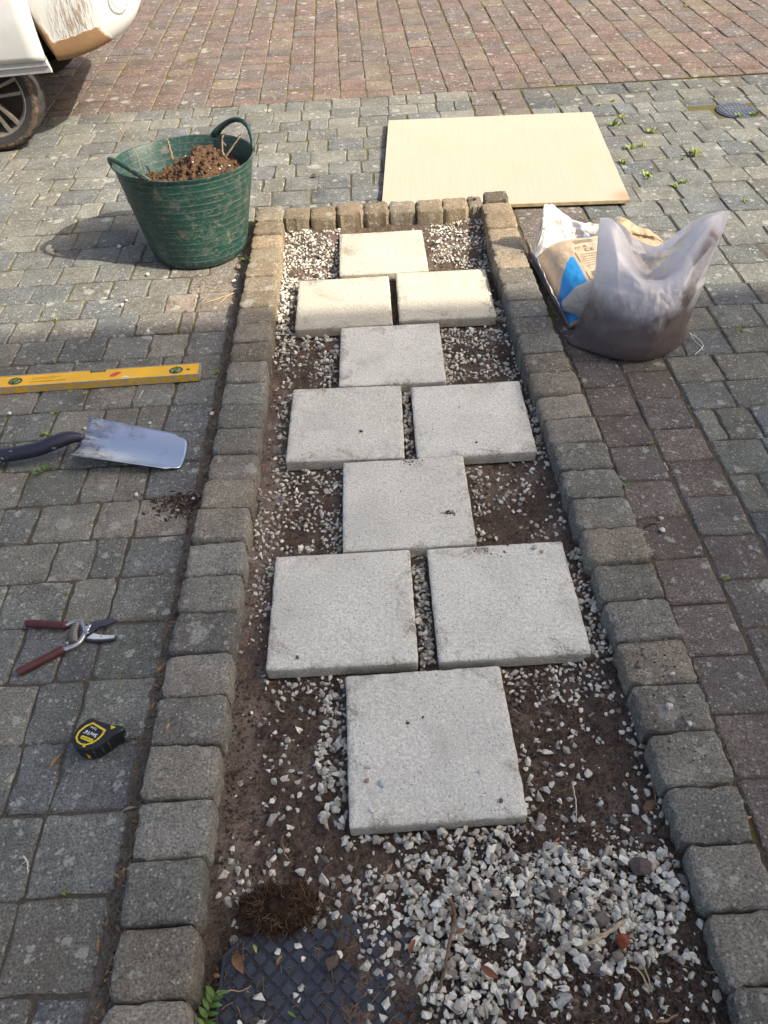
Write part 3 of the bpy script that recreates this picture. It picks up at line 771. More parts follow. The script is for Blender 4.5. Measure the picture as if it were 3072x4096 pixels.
    for y in (.045, W_ - .065):
        link('window', bmb('window', [(-.75, y + .02, 1.14), (.55, y + .02, 1.14), (.45, y + (.075 if y < 1 else -.045), 1.5), (-.75, y + (.075 if y < 1 else -.045), 1.5)], glass, [(0, 1, 2, 3)]), t)
    link('tail_lamp', bmb('tail_lamp', box(.86, .932, .055, .13, 1.0, 1.12), lampm), t)
    link('tail_lamp', bmb('tail_lamp', box(.86, .932, W_ - .13, W_ - .055, 1.0, 1.12), lampm), t)
    # recessed reflector ring high on the bumper corner
    ring = [(.955 + .05 * math.cos(a), .74 + .06 * math.sin(a)) for a in np.linspace(0, 6.283, 24)]
    V, F = tube([(x - .055, .075 + (x - .955) * .85, z) for x, z in ring], .004, 5, False)
    link('reflector_rim', mesh_of('reflector_rim', V, F, plain('cream_plastic', (.55, .50, .38), .5), True), t)
    # open sliding door standing out from the body
    V, F = grid(14, 16, lambda a, b: (-.86 + 1.292 * a + (-.004 * math.sin(b * 3)), -.062 - .018 * math.sin(min(b * 1.25, 1) * math.pi) , .50 + .46 * b))
    d = link('sliding_door', mesh_of('sliding_door', V, F, white, True), t)
    so_ = d.modifiers.new('thickness', 'SOLIDIFY'); so_.thickness = .03; so_.offset = 1
    prof = [(-.060, .508), (-.078, .503), (-.083, .492), (-.080, .470), (-.070, .462), (-.064, .432), (-.045, .424), (-.03, .44), (-.035, .508)]
    V = []; F = []; n_ = len(prof)
    for a in np.linspace(0, 1, 8):
        for (y, z) in prof: V.append((-.88 + 1.32 * a - (z - .43) * .18 * (a > .99), y, z - .012 + .010 * a))
    for i in range(7):
        for j in range(n_): F.append((i * n_ + j, i * n_ + (j + 1) % n_, (i + 1) * n_ + (j + 1) % n_, (i + 1) * n_ + j))
    F.append(tuple(range(n_))); F.append(tuple(7 * n_ + j for j in reversed(range(n_))))
    me = mesh_of('sill_trim', V, F, trimm); auto(me, 30); link('sill_trim', me, d)
    # wheels
    n = N('muddy_tyre', .9, .15); p = n.obj(); s = n.sep(p)
    rad = n.math('SQRT', n.math('ADD', n.math('POWER', s[0], 2.0), n.math('POWER', s[2], 2.0)))
    mb = n.math('MULTIPLY', n.step(n.math('ABSOLUTE', n.math('SUBTRACT', rad, n.math('ADD', .277, n.math('MULTIPLY', n.math('SUBTRACT', n.noise(p, 22, 4), .5), .03)))), .020, .006), n.rng(n.noise(p, 50, 5, .7), .42, .66, .05, .9))
    mb = n.math('MULTIPLY', mb, n.step(s[1], .03, .012))
    c = n.mix(n.math('MULTIPLY', mb, .85), n.mix(n.noise(p, 30, 4), (.025, .025, .025), (.06, .055, .05)), (.24, .15, .085)); n.color(c); n.bump(n.noise(p, 120, 3), .3); tyre = n.m
    alloy = plain('dusty_alloy', (.24, .215, .18), .45, .5, .55, var=.25)
    prof = [(.218, .03), (.226, .006), (.250, .0), (.276, -.003), (.296, .010), (.306, .028), (.310, .045), (.310, .165), (.302, .190), (.27, .2), (.226, .195)]
    S = 96; V = []; F = []
    for i in range(S):
        a = 6.28318 * i / S
        for j, (r_, y) in enumerate(prof):
            g = (.006 if (i % 4 == 0 and 4 <= j <= 8) else 0); V.append(((r_ - g) * math.cos(a), y, (r_ - g) * math.sin(a)))
    n_ = len(prof)
    for i in range(S):
        for j in range(n_ - 1): F.append((i * n_ + j, ((i + 1) % S) * n_ + j, ((i + 1) % S) * n_ + j + 1, i * n_ + j + 1))
    tme = mesh_of('tyre', V, F, tyre); auto(tme, 40)
    parts = []
    V = []; F = []; pr = [(.228, .008), (.222, .004), (.214, .010), (.205, .03), (.195, .12), (.19, .18)]
    for i in range(64):
        a = 6.28318 * i / 64
        for r_, y in pr: V.append((r_ * math.cos(a), y, r_ * math.sin(a)))
    for i in range(64):
        for j in range(5): F.append((i * 6 + j, ((i + 1) % 64) * 6 + j, ((i + 1) % 64) * 6 + j + 1, i * 6 + j + 1))
    parts.append((V, F))
    for k_ in range(5):
        for sg in (-1, 1):     # five pairs of spokes
            a = R(12 + 72 * k_); wv = []
            for q, (r_, hw, y) in enumerate(((.03, .020, .022), (.11, .016, .020), (.212, .020, .014))):
                off = sg * (.012 + .026 * (r_ / .212))
                for ww, yy in ((-hw / 2, y), (hw / 2, y), (hw / 2, y + .03), (-hw / 2, y + .03)):
                    x, z = r_, off + ww; wv.append((x * math.cos(a) - z * math.sin(a), yy, x * math.sin(a) + z * math.cos(a)))
            wf = [(q * 4 + i, q * 4 + (i + 1) % 4, q * 4 + 4 + (i + 1) % 4, q * 4 + 4 + i) for q in range(2) for i in range(4)]
            parts.append((wv, wf))
    V, F = prism([(.045 * math.cos(a), .045 * math.sin(a)) for a in np.linspace(0, 6.28318, 24, endpoint=False)], -.05, -.014, .004)
    parts.append(([(x, -z, y) for x, y, z in V], F))
    rme = mesh_of('rim', *join(parts), alloy); auto(rme, 40)
    V, F = prism([(.2 * math.cos(a), .2 * math.sin(a)) for a in np.linspace(0, 6.28318, 32, endpoint=False)], 0, .02)
    bme = mesh_of('brake_disc', [(x, .1 + z, y) for x, y, z in V], F, plain('rusty_disc', (.05, .04, .035), .6, .4, .6))
    for (wx, wy, rz) in ((0, 0, 0), (0, W_, math.pi), (-2.62, 0, 0), (-2.62, W_, math.pi)):
        wh = bpy.data.objects.new('wheel', None); col.objects.link(wh); wh.parent = t; wh.location = (wx, wy, .309); wh.rotation_euler = (0, 0, rz); wh.empty_display_size = .1
        link('tyre', tme, wh); link('rim', rme, wh); link('brake_disc', bme, wh)
def bmb(name, vf, mt, faces=None):
    V, F = (vf, faces) if faces else vf
    return mesh_of(name, V, F, mt)
van()

# ---------------------------------------------------------------- green tub of soil
def tub():
    t = thing('rubber_tub', 'dark green flexible tub with two loop handles, mud smeared and full of soil', 'tub', (-.80, 3.635, 0))
    n = N('green_rubber', .42, .45); p = n.obj(); s = n.sep(p)
    g = n.mul((.008, .044, .034), n.rng(n.noise(p, 6, 4), .25, .75, .75, 1.3))
    m1 = n.step(n.noise(p, 21, 6, .75, .5), .50, .68)
    m2 = n.step(n.noise(n.vmath('MULTIPLY', p, (1, 1, 2.2)), 60, 5, .75), .54, .64)
    mk = n.math('MAXIMUM', n.math('MULTIPLY', m1, .6), n.math('MULTIPLY', m2, .75))
    mk = n.math('MULTIPLY', mk, n.rng(n.noise(p, 5, 3), .32, .6, .35, 1))
    lin = n.math('ABSOLUTE', n.math('SUBTRACT', n.math('FRACT', n.math('DIVIDE', s[2], .0285)), .5))
    ln = n.math('MULTIPLY', n.step(lin, .075, .025), n.rng(n.noise(p, 14, 4, .7), .40, .66, .08, .62))
    mk = n.math('MAXIMUM', mk, ln)
    n.color(n.mix(n.math('MULTIPLY', mk, .72), g, (.27, .21, .15)))
    n.put(n.b.inputs['Roughness'], n.rng(mk, 0, 1, .42, .9)); n.bump(mk, .2, .002); mt = n.m
    H = .412; S = 96
    def ell(z):   # centre, radii at height z
        q = z / H; e = q ** .95
        return (-.005 * q, .075 * q, .218 + .098 * e, .205 + .062 * e)
    prof = [(0, .80), (.004, .90), (.012, .965), (.028, .995)]
    zs = np.concatenate([[.0, .004, .012, .028], np.arange(.0355, H - .012, .00475), [H - .008, H - .004, H]])
    V = []; F = []; rows = 0
    def ring(z, f=1.0, dr=0.0):
        cx, cy, rx, ry = ell(z)
        for i in range(S):
            a = 6.28318 * i / S; V.append((cx + (rx * f + dr) * math.cos(a), cy + (ry * f + dr) * math.sin(a), z + (z / H) ** 4 * .006 * math.cos(2 * (a - R(38)))))
    for k, z in enumerate(zs):
        f = {0: .86, 1: .945, 2: .98, 3: .997}.get(k, 1.0)
        rib = .0009 if abs(((z / .0285) % 1) - .5) < .09 and z > .03 else 0
        lip = .005 if z > H - .011 else 0
        ring(z, f, rib + lip); rows += 1
    ring(H + .002, 1, .001); rows += 1; ring(H, 1, -.003); rows += 1
    for z in (H - .02, .3, .2, .1, .012): ring(z, 1, -.006); rows += 1
    for j in range(rows - 1):
        for i in range(S): F.append((j * S + i, j * S + (i + 1) % S, (j + 1) * S + (i + 1) % S, (j + 1) * S + i))
    F.append(tuple((rows - 1) * S + i for i in range(S))); F.append(tuple(range(S - 1, -1, -1)))
    me = mesh_of('body', V, F, mt); auto(me, 40); link('body', me, t)
    cx, cy, rx, ry = ell(H)
    for a0, lean, rise in ((218, .010, .070), (38, .012, .092)):
        pts = []; wd = []
        for k in range(25):
            q = k / 24; a = R(a0 + (q - .5) * 62); up_ = math.sin(math.pi * q); up_ = up_ ** .75
            o = lean * up_
            pts.append((cx + (rx + o) * math.cos(a), cy + (ry + o) * math.sin(a), H - .008 + rise * up_)); wd.append(.019 + .018 * (1 - up_) ** 2)
        # strap: radial thickness .007, vertical width from wd
        V = []; F = []
        for k, (x, y, z) in enumerate(pts):
            r_ = Vector((x - cx, y - cy, 0)).normalized(); t_ = (Vector(pts[min(k + 1, 24)]) - Vector(pts[max(k - 1, 0)])).normalized()
            nrm = r_.cross(t_).normalized()
            if nrm.z < 0 and 4 < k < 20: nrm = -nrm
            for b in range(8):
                an = 6.28318 * b / 8; V.append(Vector((x, y, z)) + r_ * .0095 * math.cos(an) + nrm * wd[k] * .62 * math.sin(an))
        for k in range(24):
            for b in range(8): F.append((k * 8 + b, k * 8 + (b + 1) % 8, (k + 1) * 8 + (b + 1) % 8, (k + 1) * 8 + b))
        F.append(tuple(range(7, -1, -1))); F.append(tuple(24 * 8 + b for b in range(8)))
        link('handle', mesh_of('handle', V, F, mt, True), t)
    # soil inside
    st = thing('soil_heap', 'heap of dry brown soil with white chips inside the green tub', 'soil', (-.80, 3.635, 0))
    def top(x, y):
        d = ((x - .075) / .21) ** 2 + ((y - .09) / .19) ** 2
        z = .255 + .138 * math.exp(-d * .8) + .045 * math.exp(-(((x - .085) / .075) ** 2 + ((y - .125) / .06) ** 2)) 
        z += .020 * nz(x, y, 14, 4) + .012 * nz(x, y, 38, 9) + .006 * nz(x, y, 90, 2)
        return z
    V = []; F = []; nr = 60; na = 110
    for j in range(nr + 1):
        for i in range(na):
            a = 6.28318 * i / na; f = j / nr; c_ = ell(.33)
            x, y = c_[0] + (c_[2] - .008) * f * math.cos(a), c_[1] + (c_[3] - .008) * f * math.sin(a); V.append((x, y, min(top(x, y), .46)))
    for j in range(nr):
        for i in range(na): F.append((j * na + i, (j + 1) * na + i, (j + 1) * na + (i + 1) % na, j * na + (i + 1) % na))
    link('mound', mesh_of('mound', V, F, M['tubsoil'], True), st)
    rnd = random.Random(8); it = []; wh = []
    for _ in range(900):
        a, f = rnd.uniform(0, 6.283), math.sqrt(rnd.random()) * .9; c_ = ell(.33); x, y = c_[0] + c_[2] * f * math.cos(a), c_[1] + c_[3] * f * math.sin(a)
        s_ = min(abs(rnd.gauss(.004, .005)) + .0025, .02); it.append((x, y, top(x, y) + s_ * .2, s_, 1.0, (0, 0, 0)))
    for _ in range(34):
        a, f = rnd.uniform(0, 6.283), math.sqrt(rnd.random()) * .85; c_ = ell(.33); x, y = c_[0] + c_[2] * f * math.cos(a), c_[1] + c_[3] * f * math.sin(a); wh.append((x, y, top(x, y) + .004, rnd.uniform(.004, .008), .6, (.6, .59, .55)))
    link('soil_clods', scatter('soil_clods', it, M['tubsoil'], None, False, True), st, kind='stuff')
    link('stone_chips', scatter('stone_chips', wh, M['stone']), st, kind='stuff')
tub()
def twig(name, label, cat, pts, rad, mt, group=None, branches=(), n=6, sides=5):
    P = spline(pts, n); P = [p + Vector((GR.gauss(0, rad * .25), GR.gauss(0, rad * .25), 0)) for p in P]; m_ = len(P)
    ps = [tube(P, [rad * (1 - .55 * i / m_) for i in range(m_)], sides)]
    for b in branches: q = spline(b, 4); ps.append(tube(q, [rad * .6 * (1 - .6 * i / len(q)) for i in range(len(q))], 4))
    return tag(link(name, mesh_of(name, *join(ps), mt, True)), label, cat, group)
twig('root', 'thin pale root standing up at the left rim of the green tub', 'root', [(-1.115, 3.86, .56), (-1.09, 3.84, .50), (-1.06, 3.83, .455), (-1.035, 3.80, .41), (-1.02, 3.77, .33)], .0032, M['twig'])
twig('root', 'forked tan root at the right of the soil, pointing up out of the tub', 'root', [(-.625, 3.74, .38), (-.63, 3.75, .43), (-.62, 3.755, .47), (-.605, 3.76, .485)], .006, M['twig'], branches=[[(-.625, 3.755, .45), (-.61, 3.75, .435)]])
twig('root', 'straight tan root leaning out over the right rim of the tub', 'root', [(-.625, 3.74, .385), (-.58, 3.75, .43), (-.545, 3.76, .465), (-.53, 3.765, .485)], .005, M['twig'])
twig('twig', 'short grey stub of twig upright against the inner left of the tub soil', 'twig', [(-.875, 3.80, .37), (-.88, 3.81, .43), (-.882, 3.81, .46)], .006, M['twig'])

# ---------------------------------------------------------------- pale board
def board():
    n = N('pale_veneer_board', .55, .35); p = n.obj(); 
    c = n.mix(n.noise(n.vmath('MULTIPLY', p, (60, 2.0, 1)), 1.0, 4, .6), (.365, .325, .232), (.445, .41, .312))
    c = n.mix(n.math('MULTIPLY', n.step(n.noise(n.vmath('MULTIPLY', p, (260, 5, 1)), 1.0, 3, .6), .52, .64), .42), c, (.42, .33, .20))
    c = n.mix(n.math('MULTIPLY', n.step(n.noise(p, 3, 4), .52, .7), .3), c, (.44, .35, .205))
    st = n.vmath('SUBTRACT', p, (.6, -.57, 0)); v = n.new('ShaderNodeVectorMath'); v.operation = 'LENGTH'; n.put(v.inputs[0], st)
    c = n.mix(n.math('MULTIPLY', n.step(n.math('ADD', v.outputs['Value'], n.math('MULTIPLY', n.noise(p, 14, 4), .06)), .14, .03), .6), c, (.33, .17, .06))
    sp = n.math('MULTIPLY', n.step(n.noise(p, 34, 5, .8), .66, .72), .5); c = n.mix(sp, c, (.26, .20, .13))
    du = n.step(n.noise(p, 2.2, 6, .7, .5), .5, .8); c = n.mix(n.math('MULTIPLY', du, .25), c, (.30, .25, .18))
    n.color(c); n.bump(n.noise(n.vmath('MULTIPLY', p, (200, 6, 1)), 1, 3), .15, .001)
    poly = [(-.619, -.61), (.616, -.61), (.616, .61), (-.614, .61)]
    V, F = prism(poly, 0, .018, .0012)
    o = tag(link('plywood_board', mesh_of('plywood_board', V, F, n.m), None, (.745, 4.482, .014), (R(.35), R(-.3), R(-4.2))), 'large pale wooden board lying flat behind the planted strip', 'board')
    o2 = link('board_edge', mesh_of('board_edge', *box(-.6, .6, -.6135, -.6105, .001, .0165), plain('raw_edge', (.48, .36, .19), .8, var=.3)), o)
board()

# ---------------------------------------------------------------- paper sack in torn wrapper
def sack():
    t = thing('cement_sack', 'beige and blue printed paper sack in a torn white wrapper', 'sack', (.985, 3.06, 0), R(6))
    n = N('kraft_paper_print', .7, .3); p = n.obj()
    n.color(n.mul(n.attr(), n.rng(n.noise(p, 25, 5, .6), .3, .7, .86, 1.1)))
    n.bump(n.math('ADD', n.noise(p, 9, 3, .55, 1.2), n.math('MULTIPLY', n.math('ABSOLUTE', n.math('SUBTRACT', n.noise(p, 15, 2, .5, .6), .5)), .8)), .5, .012); mt = n.m
    A, B = .225, .285
    def top(u, v):
        e = max(0, (1 - abs(u) ** 3.2)) ** .5 * max(0, (1 - abs(v) ** 3.6)) ** .5
        return .012 + .128 * e + .004 * nz(u, v, 3.2, 4) * e + .02 * v * e
    V = []; C = []; nu, nv = 90, 110
    def colr(u, v):
        tan, blue = (.50, .375, .25), (.025, .25, .55)
        arc = .175 - .525 * (max(0, -.58 - u) / .42) ** 1.5
        b = v < arc and not (u > -.55 and v > -.52)
        if v < -.97: b = False
        return blue if b else tan
    for j in range(nv + 1):
        for i in range(nu + 1):
            u, v = i / nu * 2 - 1, j / nv * 2 - 1
            f = 1 - .07 * (1 - abs(v)) ** 0; sx = A * (1 - .05 * math.cos(v * 1.5)); V.append((u * sx, v * B, top(u, v))); C.append(colr(u, v))
    F = [(j * (nu + 1) + i, j * (nu + 1) + i + 1, (j + 1) * (nu + 1) + i + 1, (j + 1) * (nu + 1) + i) for j in range(nv) for i in range(nu)]
    b0 = len(V); V += [(-A, -B, .004), (A, -B, .004), (A, B, .004), (-A, B, .004)]; C += [(.5, .375, .25)] * 4; F.append((b0 + 3, b0 + 2, b0 + 1, b0))
    body = link('sack_body', mesh_of('sack_body', V, F, mt, True, np.array(C)), t)
    ink = plain('dark_ink', (.13, .11, .09), .8); blue = plain('blue_ink', (.03, .27, .56), .6); wht = plain('white_ink', (.7, .72, .72), .6)
    def decal(name, vf, mt_, ox, oy):
        v, f = vf; vv = []
        for q in v:
            x, y = q[0] + ox, q[1] + oy; u, w_ = max(-.99, min(.99, x / (A * .95))), max(-.99, min(.99, y / B)); vv.append((x, y, top(u, w_) + .0016))
        link(name, mesh_of(name, vv, f, mt_), body, **({'kind': 'stuff'} if name == 'fine_print' else {}))
    def bar(x0, x1, y0, y1, k=6): return grid(k, 1, lambda a, b: (x0 + (x1 - x0) * a, y0 + (y1 - y0) * b, 0))
    def ringd(r0, r1, sy=1.0): return ([(r * math.cos(a), sy * r * math.sin(a), 0) for a in np.linspace(0, 6.28318, 28, endpoint=False) for r in (r0, r1)], [(2 * i, 2 * i + 1, (2 * i + 3) % 56, (2 * i + 2) % 56) for i in range(28)])
    decal('ce_mark', text_vf('CE', .034, bold=.0006), ink, -.043, .069)
    decal('hand_marks', text_vf('rc &', .03, shear=.3), ink, -.071, .102)
    decal('ring_logo', ringd(.022, .032), blue, -.008, .214)
    decal('ring_logo', ringd(.013, .019), wht, -.141, -.195)
    decal('brand_letters', text_vf('TA', .026, 'LEFT'), wht, -.112, -.195)
    decal('brand_bar', bar(.03, .10, .150, .158), blue, 0, 0)
    L = [bar(-.085, .0, .135 + .009 * k, .138 + .009 * k) for k in range(4)] + [bar(-.088, .06, -.045 + .0165 * k, -.042 + .0165 * k) for k in range(6)] + [bar(-.085, .06, -.125 + .007 * k, -.1215 + .007 * k) for k in range(6)]
    L += [bar(-.105, -.1025, -.135, .065), bar(-.105, .15, -.1375, -.135)]
    decal('fine_print', join(L), ink, 0, 0)
    # torn wrapper: back sheet with a raised white corner, brown crumpled mouth at the right, strip along the left side
    n = N('crumpled_wrapper', .6, .3); p = n.obj(); n.color(n.attr()); n.b.inputs['Subsurface Weight'].default_value = 0
    n.bump(n.math('ADD', n.math('ABSOLUTE', n.math('SUBTRACT', n.noise(p, 11, 2, .5, .9), .5)), n.math('MULTIPLY', n.noise(p, 24, 4, .6, 1.0), .5)), .9, .02); wm = n.m
    rnd = random.Random(3); V = []; C = []; nu, nv = 70, 16
    for j in range(nv + 1):
        for i in range(nu + 1):
            u, v = i / nu, j / nv
            zt = np.interp(u, [0, .05, .16, .3, .5, .68, .8, .9, 1], [.10, .275, .235, .17, .15, .16, .12, .10, .05])
            x = -.225 + .60 * u; y = .215 + .075 * v + .03 * math.sin(u * 9) * v + .10 * sstep(.6, 1, u) * (-.6) + .05 * sstep(.15, 0, u) * -1 * v
            z = .02 + (zt - .02) * v ** .8 + .010 * nz(u * 2, v, 4, 3) * v
            y += .020 * nz(u * 2.5, v, 3, 8); V.append((x, y, z))
            k = sstep(.44, .60, u + .15 * nz(u, v, 6)); dt = max(0, nz(u * 2, v, 7, 21)) * .6
            c = (.60 * (1 - k) + .36 * k, .58 * (1 - k) + .27 * k, .55 * (1 - k) + .17 * k); C.append(tuple(a * (1 - dt) + b * dt for a, b in zip(c, (.36, .28, .19))))
    F = [(j * (nu + 1) + i, j * (nu + 1) + i + 1, (j + 1) * (nu + 1) + i + 1, (j + 1) * (nu + 1) + i) for j in range(nv) for i in range(nu)]
    b = len(V); nu2, nv2 = 40, 8
    for j in range(nv2 + 1):
        for i in range(nu2 + 1):
            u, v = i / nu2, j / nv2
            V.append((-.215 - .030 * v + .008 * nz(u * 2, v, 3), -.20 + .44 * u, .005 + .10 * v * (.45 + .55 * u) + .008 * nz(u * 2.5, v, 3, 5))); q = .55 - .1 * v; C.append((q, q, q * 1.02))
    F += [(b + j * (nu2 + 1) + i, b + j * (nu2 + 1) + i + 1, b + (j + 1) * (nu2 + 1) + i + 1, b + (j + 1) * (nu2 + 1) + i) for j in range(nv2) for i in range(nu2)]
    wr = link('wrapper', mesh_of('wrapper', V, F, wm, True, np.array(C)), t); sm = wr.modifiers.new('thickness', 'SOLIDIFY'); sm.thickness = .0015
    v, f = text_vf('TW', .05); v = [(-.208 + p_[1] * .3 - .004, .205 - .02 + p_[1] * .1, .175 - p_[0] * 1.0) for p_ in v]
    link('wrapper_letters', mesh_of('wrapper_letters', v, f, ink), wr)
    # rolled flap at the front, a paper cone opening to the upper right
    V = []; C = []; ns, na = 24, 40
    for j in range(ns + 1):
        q = j / ns; cx, cy, cz = -.235 + .225 * q, -.200 - .06 * q, .055 + .050 * q; r_ = .055 + .066 * q
        for i in range(na):
            a = 6.28318 * i / na; d = Vector((.92, -.22, .32)).normalized(); e1 = Vector((.22, .97, 0)).normalized(); e2 = d.cross(e1)
            k = r_ * (1 + .06 * math.sin(3 * a + 2)) * (.35 + .65 * min(1, q * 3.5)); vv = Vector((cx, cy, cz)) + e1 * math.cos(a) * k * 1.15 + e2 * math.sin(a) * k * .9
            V.append((vv.x, vv.y, max(vv.z, .004))); g = sstep(.05, .02, vv.z) ; C.append((.44 * (1 - g) + .30 * g, .40 * (1 - g) + .21 * g, .34 * (1 - g) + .13 * g))
    F = [(j * na + i, j * na + (i + 1) % na, (j + 1) * na + (i + 1) % na, (j + 1) * na + i) for j in range(ns) for i in range(na)]; F.append(tuple(range(na - 1, -1, -1)))
    fl = link('rolled_flap', mesh_of('rolled_flap', V, F, wm, True, np.array(C)), t); sm = fl.modifiers.new('thickness', 'SOLIDIFY'); sm.thickness = .002
sack()

# ---------------------------------------------------------------- clear bag of soil
def bag():
    n = N('cloudy_polythene', .30, .5); p = n.obj()
    tr = n.new('ShaderNodeBsdfTransparent'); tr.inputs[0].default_value = (.95, .94, .93, 1)
    zz = n.math('ADD', n.sep(p)[2], n.math('MULTIPLY', n.math('SUBTRACT', n.noise(p, 10, 4, .6), .5), .16)); stn = n.step(zz, .27, .14)
    n.color(n.mix(n.math('MULTIPLY', stn, .92), (.90, .88, .88), n.mix(n.noise(p, 18, 4), (.17, .125, .112), (.28, .22, .20)))); n.b.inputs['Coat Weight'].default_value = .5; n.b.inputs['Coat Roughness'].default_value = .18; n.b.inputs['Transmission Weight'].default_value = 0
    tl = n.new('ShaderNodeBsdfTranslucent'); n.put(tl.inputs[0], n.mix(stn, (.84, .83, .86), (.15, .12, .115)))
    ms = n.new('ShaderNodeMixShader'); ms.inputs[0].default_value = .35; n.t.links.new(n.b.outputs[0], ms.inputs[1]); n.t.links.new(tl.outputs[0], ms.inputs[2])
    m2 = n.new('ShaderNodeMixShader'); ax = n.vmath('SUBTRACT', p, (.11, .06, .20)); dd = n.sep(ax); tt = n.math('DIVIDE', n.math('ADD', n.math('MULTIPLY', dd[0], .138), n.math('MULTIPLY', dd[2], .175)), .0497)
    pd = n.math('ABSOLUTE', n.math('SUBTRACT', n.math('MULTIPLY', dd[0], .785), n.math('MULTIPLY', dd[2], .619))); ct = n.math('MULTIPLY', n.step(n.math('ADD', pd, n.math('MULTIPLY', n.math('SUBTRACT', n.noise(p, 20, 3), .5), .02)), .040, .016), n.math('MULTIPLY', n.step(tt, -.1, .1), n.step(tt, 1.15, 1.0)))
    n.put(m2.inputs[0], n.math('ADD', n.math('MULTIPLY', ct, .58), n.math('ADD', n.rng(n.sep(p)[2], .10, .33, .36, .10), n.rng(n.noise(p, 9, 4, .6, 1), .3, .7, -.06, .08))))
    n.t.links.new(ms.outputs[0], m2.inputs[1]); n.t.links.new(tr.outputs[0], m2.inputs[2]); n.t.links.new(m2.outputs[0], n.t.nodes['Material Output'].inputs['Surface'])
    pz = n.vmath('MULTIPLY', p, (1, 1, .55))
    rd = n.math('ABSOLUTE', n.math('SUBTRACT', n.noise(pz, 6, 2, .5, .8), .5)); rd2 = n.math('ABSOLUTE', n.math('SUBTRACT', n.noise(pz, 13, 2, .5, .6), .5))
    n.bump(n.math('ADD', n.math('MULTIPLY', n.math('POWER', rd, .7), 1.6), n.math('MULTIPLY', n.math('POWER', rd2, .7), .35)), .38, .022)
    n.t.links.new(n.b.inputs['Normal'].links[0].from_socket, tl.inputs['Normal']) if 'Normal' in tl.inputs else None
    mt = n.m
    t = thing('plastic_bag', 'cloudy clear plastic bag of dark soil slumped open beside the right kerb', 'bag', (1.02, 2.64, 0))
    vk = [0, .06, .14, .26, .40, .55, .70, .85, 1.0]
    xl = [-.262, -.238, -.214, -.192, -.181, -.180, -.180, -.177, -.172]
    xr_ = [.225, .205, .195, .205, .225, .245, .262, .285, .305]
    zl = [.012, .034, .078, .145, .21, .28, .345, .405, .452]
    zr = [.012, .030, .070, .13, .195, .26, .325, .385, .450]
    th = [.120, .170, .190, .182, .165, .130, .085, .045, .022]
    nu, nv = 130, 96; V = []; F = []
    CR = [(.46, .62, .30, .40, .016, .05), (.50, .66, .42, .30, .012, .035), (.86, .74, .46, .36, .020, .04), (.80, .60, .55, .25, .012, .03), (.10, .92, .20, .34, .012, .035), (.04, .8, .12, .42, .010, .03), (.22, .78, .34, .52, .013, .035), (.62, .80, .90, .98, .012, .03), (.56, .66, .80, .86, .014, .03),
          (.96, .88, .78, .42, .012, .03), (.30, .66, .24, .45, .010, .025), (.70, .55, .92, .40, .010, .03), (.06, .18, .30, .26, .006, .03), (.94, .16, .70, .22, .006, .03), (.08, .10, .34, .12, .005, .025)]
    def crease(u, v):
        s = 0
        for u0, v0, u1, v1, am, w_ in CR:
            dx, dy = u1 - u0, v1 - v0; t_ = max(0, min(1, ((u - u0) * dx + (v - v0) * dy) / (dx * dx + dy * dy))); wob = .012 * math.sin(t_ * 9 + u0 * 20)
            d_ = math.hypot(u - u0 - dx * t_ + wob, v - v0 - dy * t_); s += am * math.exp(-d_ / w_) * math.sin(math.pi * (.1 + .8 * t_))
        return s
    def pt(u, v, side, shrink=1.0):
        L_, R_ = np.interp(v, vk, xl), np.interp(v, vk, xr_); ZL, ZR = np.interp(v, vk, zl), np.interp(v, vk, zr); T = np.interp(v, vk, th)
        x = L_ + (R_ - L_) * u; z = ZL + (ZR - ZL) * u
        sag = (math.sin(math.pi * u) ** 1.3) * sstep(.52, 1, v)
        uu = (u - .46) / .40; vdip = (.5 + .5 * math.cos(math.pi * min(1, abs(uu)))) ** 1.05
        z -= (.185 if side < 0 else .112) * vdip * sstep(.5, 1, v) + .02 * sag
        pw = .55 if v < .5 else .8
        y = side * T * (math.sin(math.pi * min(max(u, 0), 1)) ** pw)
        if v < .14: z *= 1 - .95 * math.sin(math.pi * u) ** .35 * (1 - v / .14) ** .4; y *= 1.0
        lean = .10 * v * v; y += lean + .02
        fold = .012 * (1 - 2 * abs(math.sin(u * 9 + v * 5 + side))) * sstep(.45, .8, v) + .004 * math.sin(u * 21 + v * 6 + side) * sstep(.3, .7, v) + .0028 * math.sin(v * 70 + 9 * u + 3 * math.sin(u * 5)) * sstep(.45, .15, v) * sstep(.02, .12, v) * sstep(.35, .7, v) + .010 * math.sin((u * 8 - v * 14)) * sstep(.35, .65, v)
        fold += .012 * nz(u * 3, v * 2, 2.2, 4 + side) * sstep(.05, .4, v) * math.sin(math.pi * u)
        y += fold * math.sin(math.pi * u) + side * crease(u if side < 0 else 1 - u, v) * min(1, math.sin(math.pi * u) * 2.5) * .8
        return (x * 1.0, y, max(z, .003))
    for side in (-1, 1):
        b = len(V)
        for j in range(nv + 1):
            for i in range(nu + 1): V.append(pt(i / nu, j / nv, side))
        for j in range(nv):
            for i in range(nu):
                q = (b + j * (nu + 1) + i, b + j * (nu + 1) + i + 1, b + (j + 1) * (nu + 1) + i + 1, b + (j + 1) * (nu + 1) + i); F.append(q if side < 0 else q[::-1])
    # bottom
    for i in range(nu): F.append((i, (nu + 1) * (nv + 1) + i, (nu + 1) * (nv + 1) + i + 1, i + 1))
    bm = bmesh.new(); me = mesh_of('film', V, F, mt, True); bm.from_mesh(me); bmesh.ops.remove_doubles(bm, verts=bm.verts, dist=.0005); bm.to_mesh(me); bm.free(); me.polygons.foreach_set('use_smooth', [True] * len(me.polygons))
    link('film', me, t)
    st = plain('white_string', (.7, .7, .68), .6)
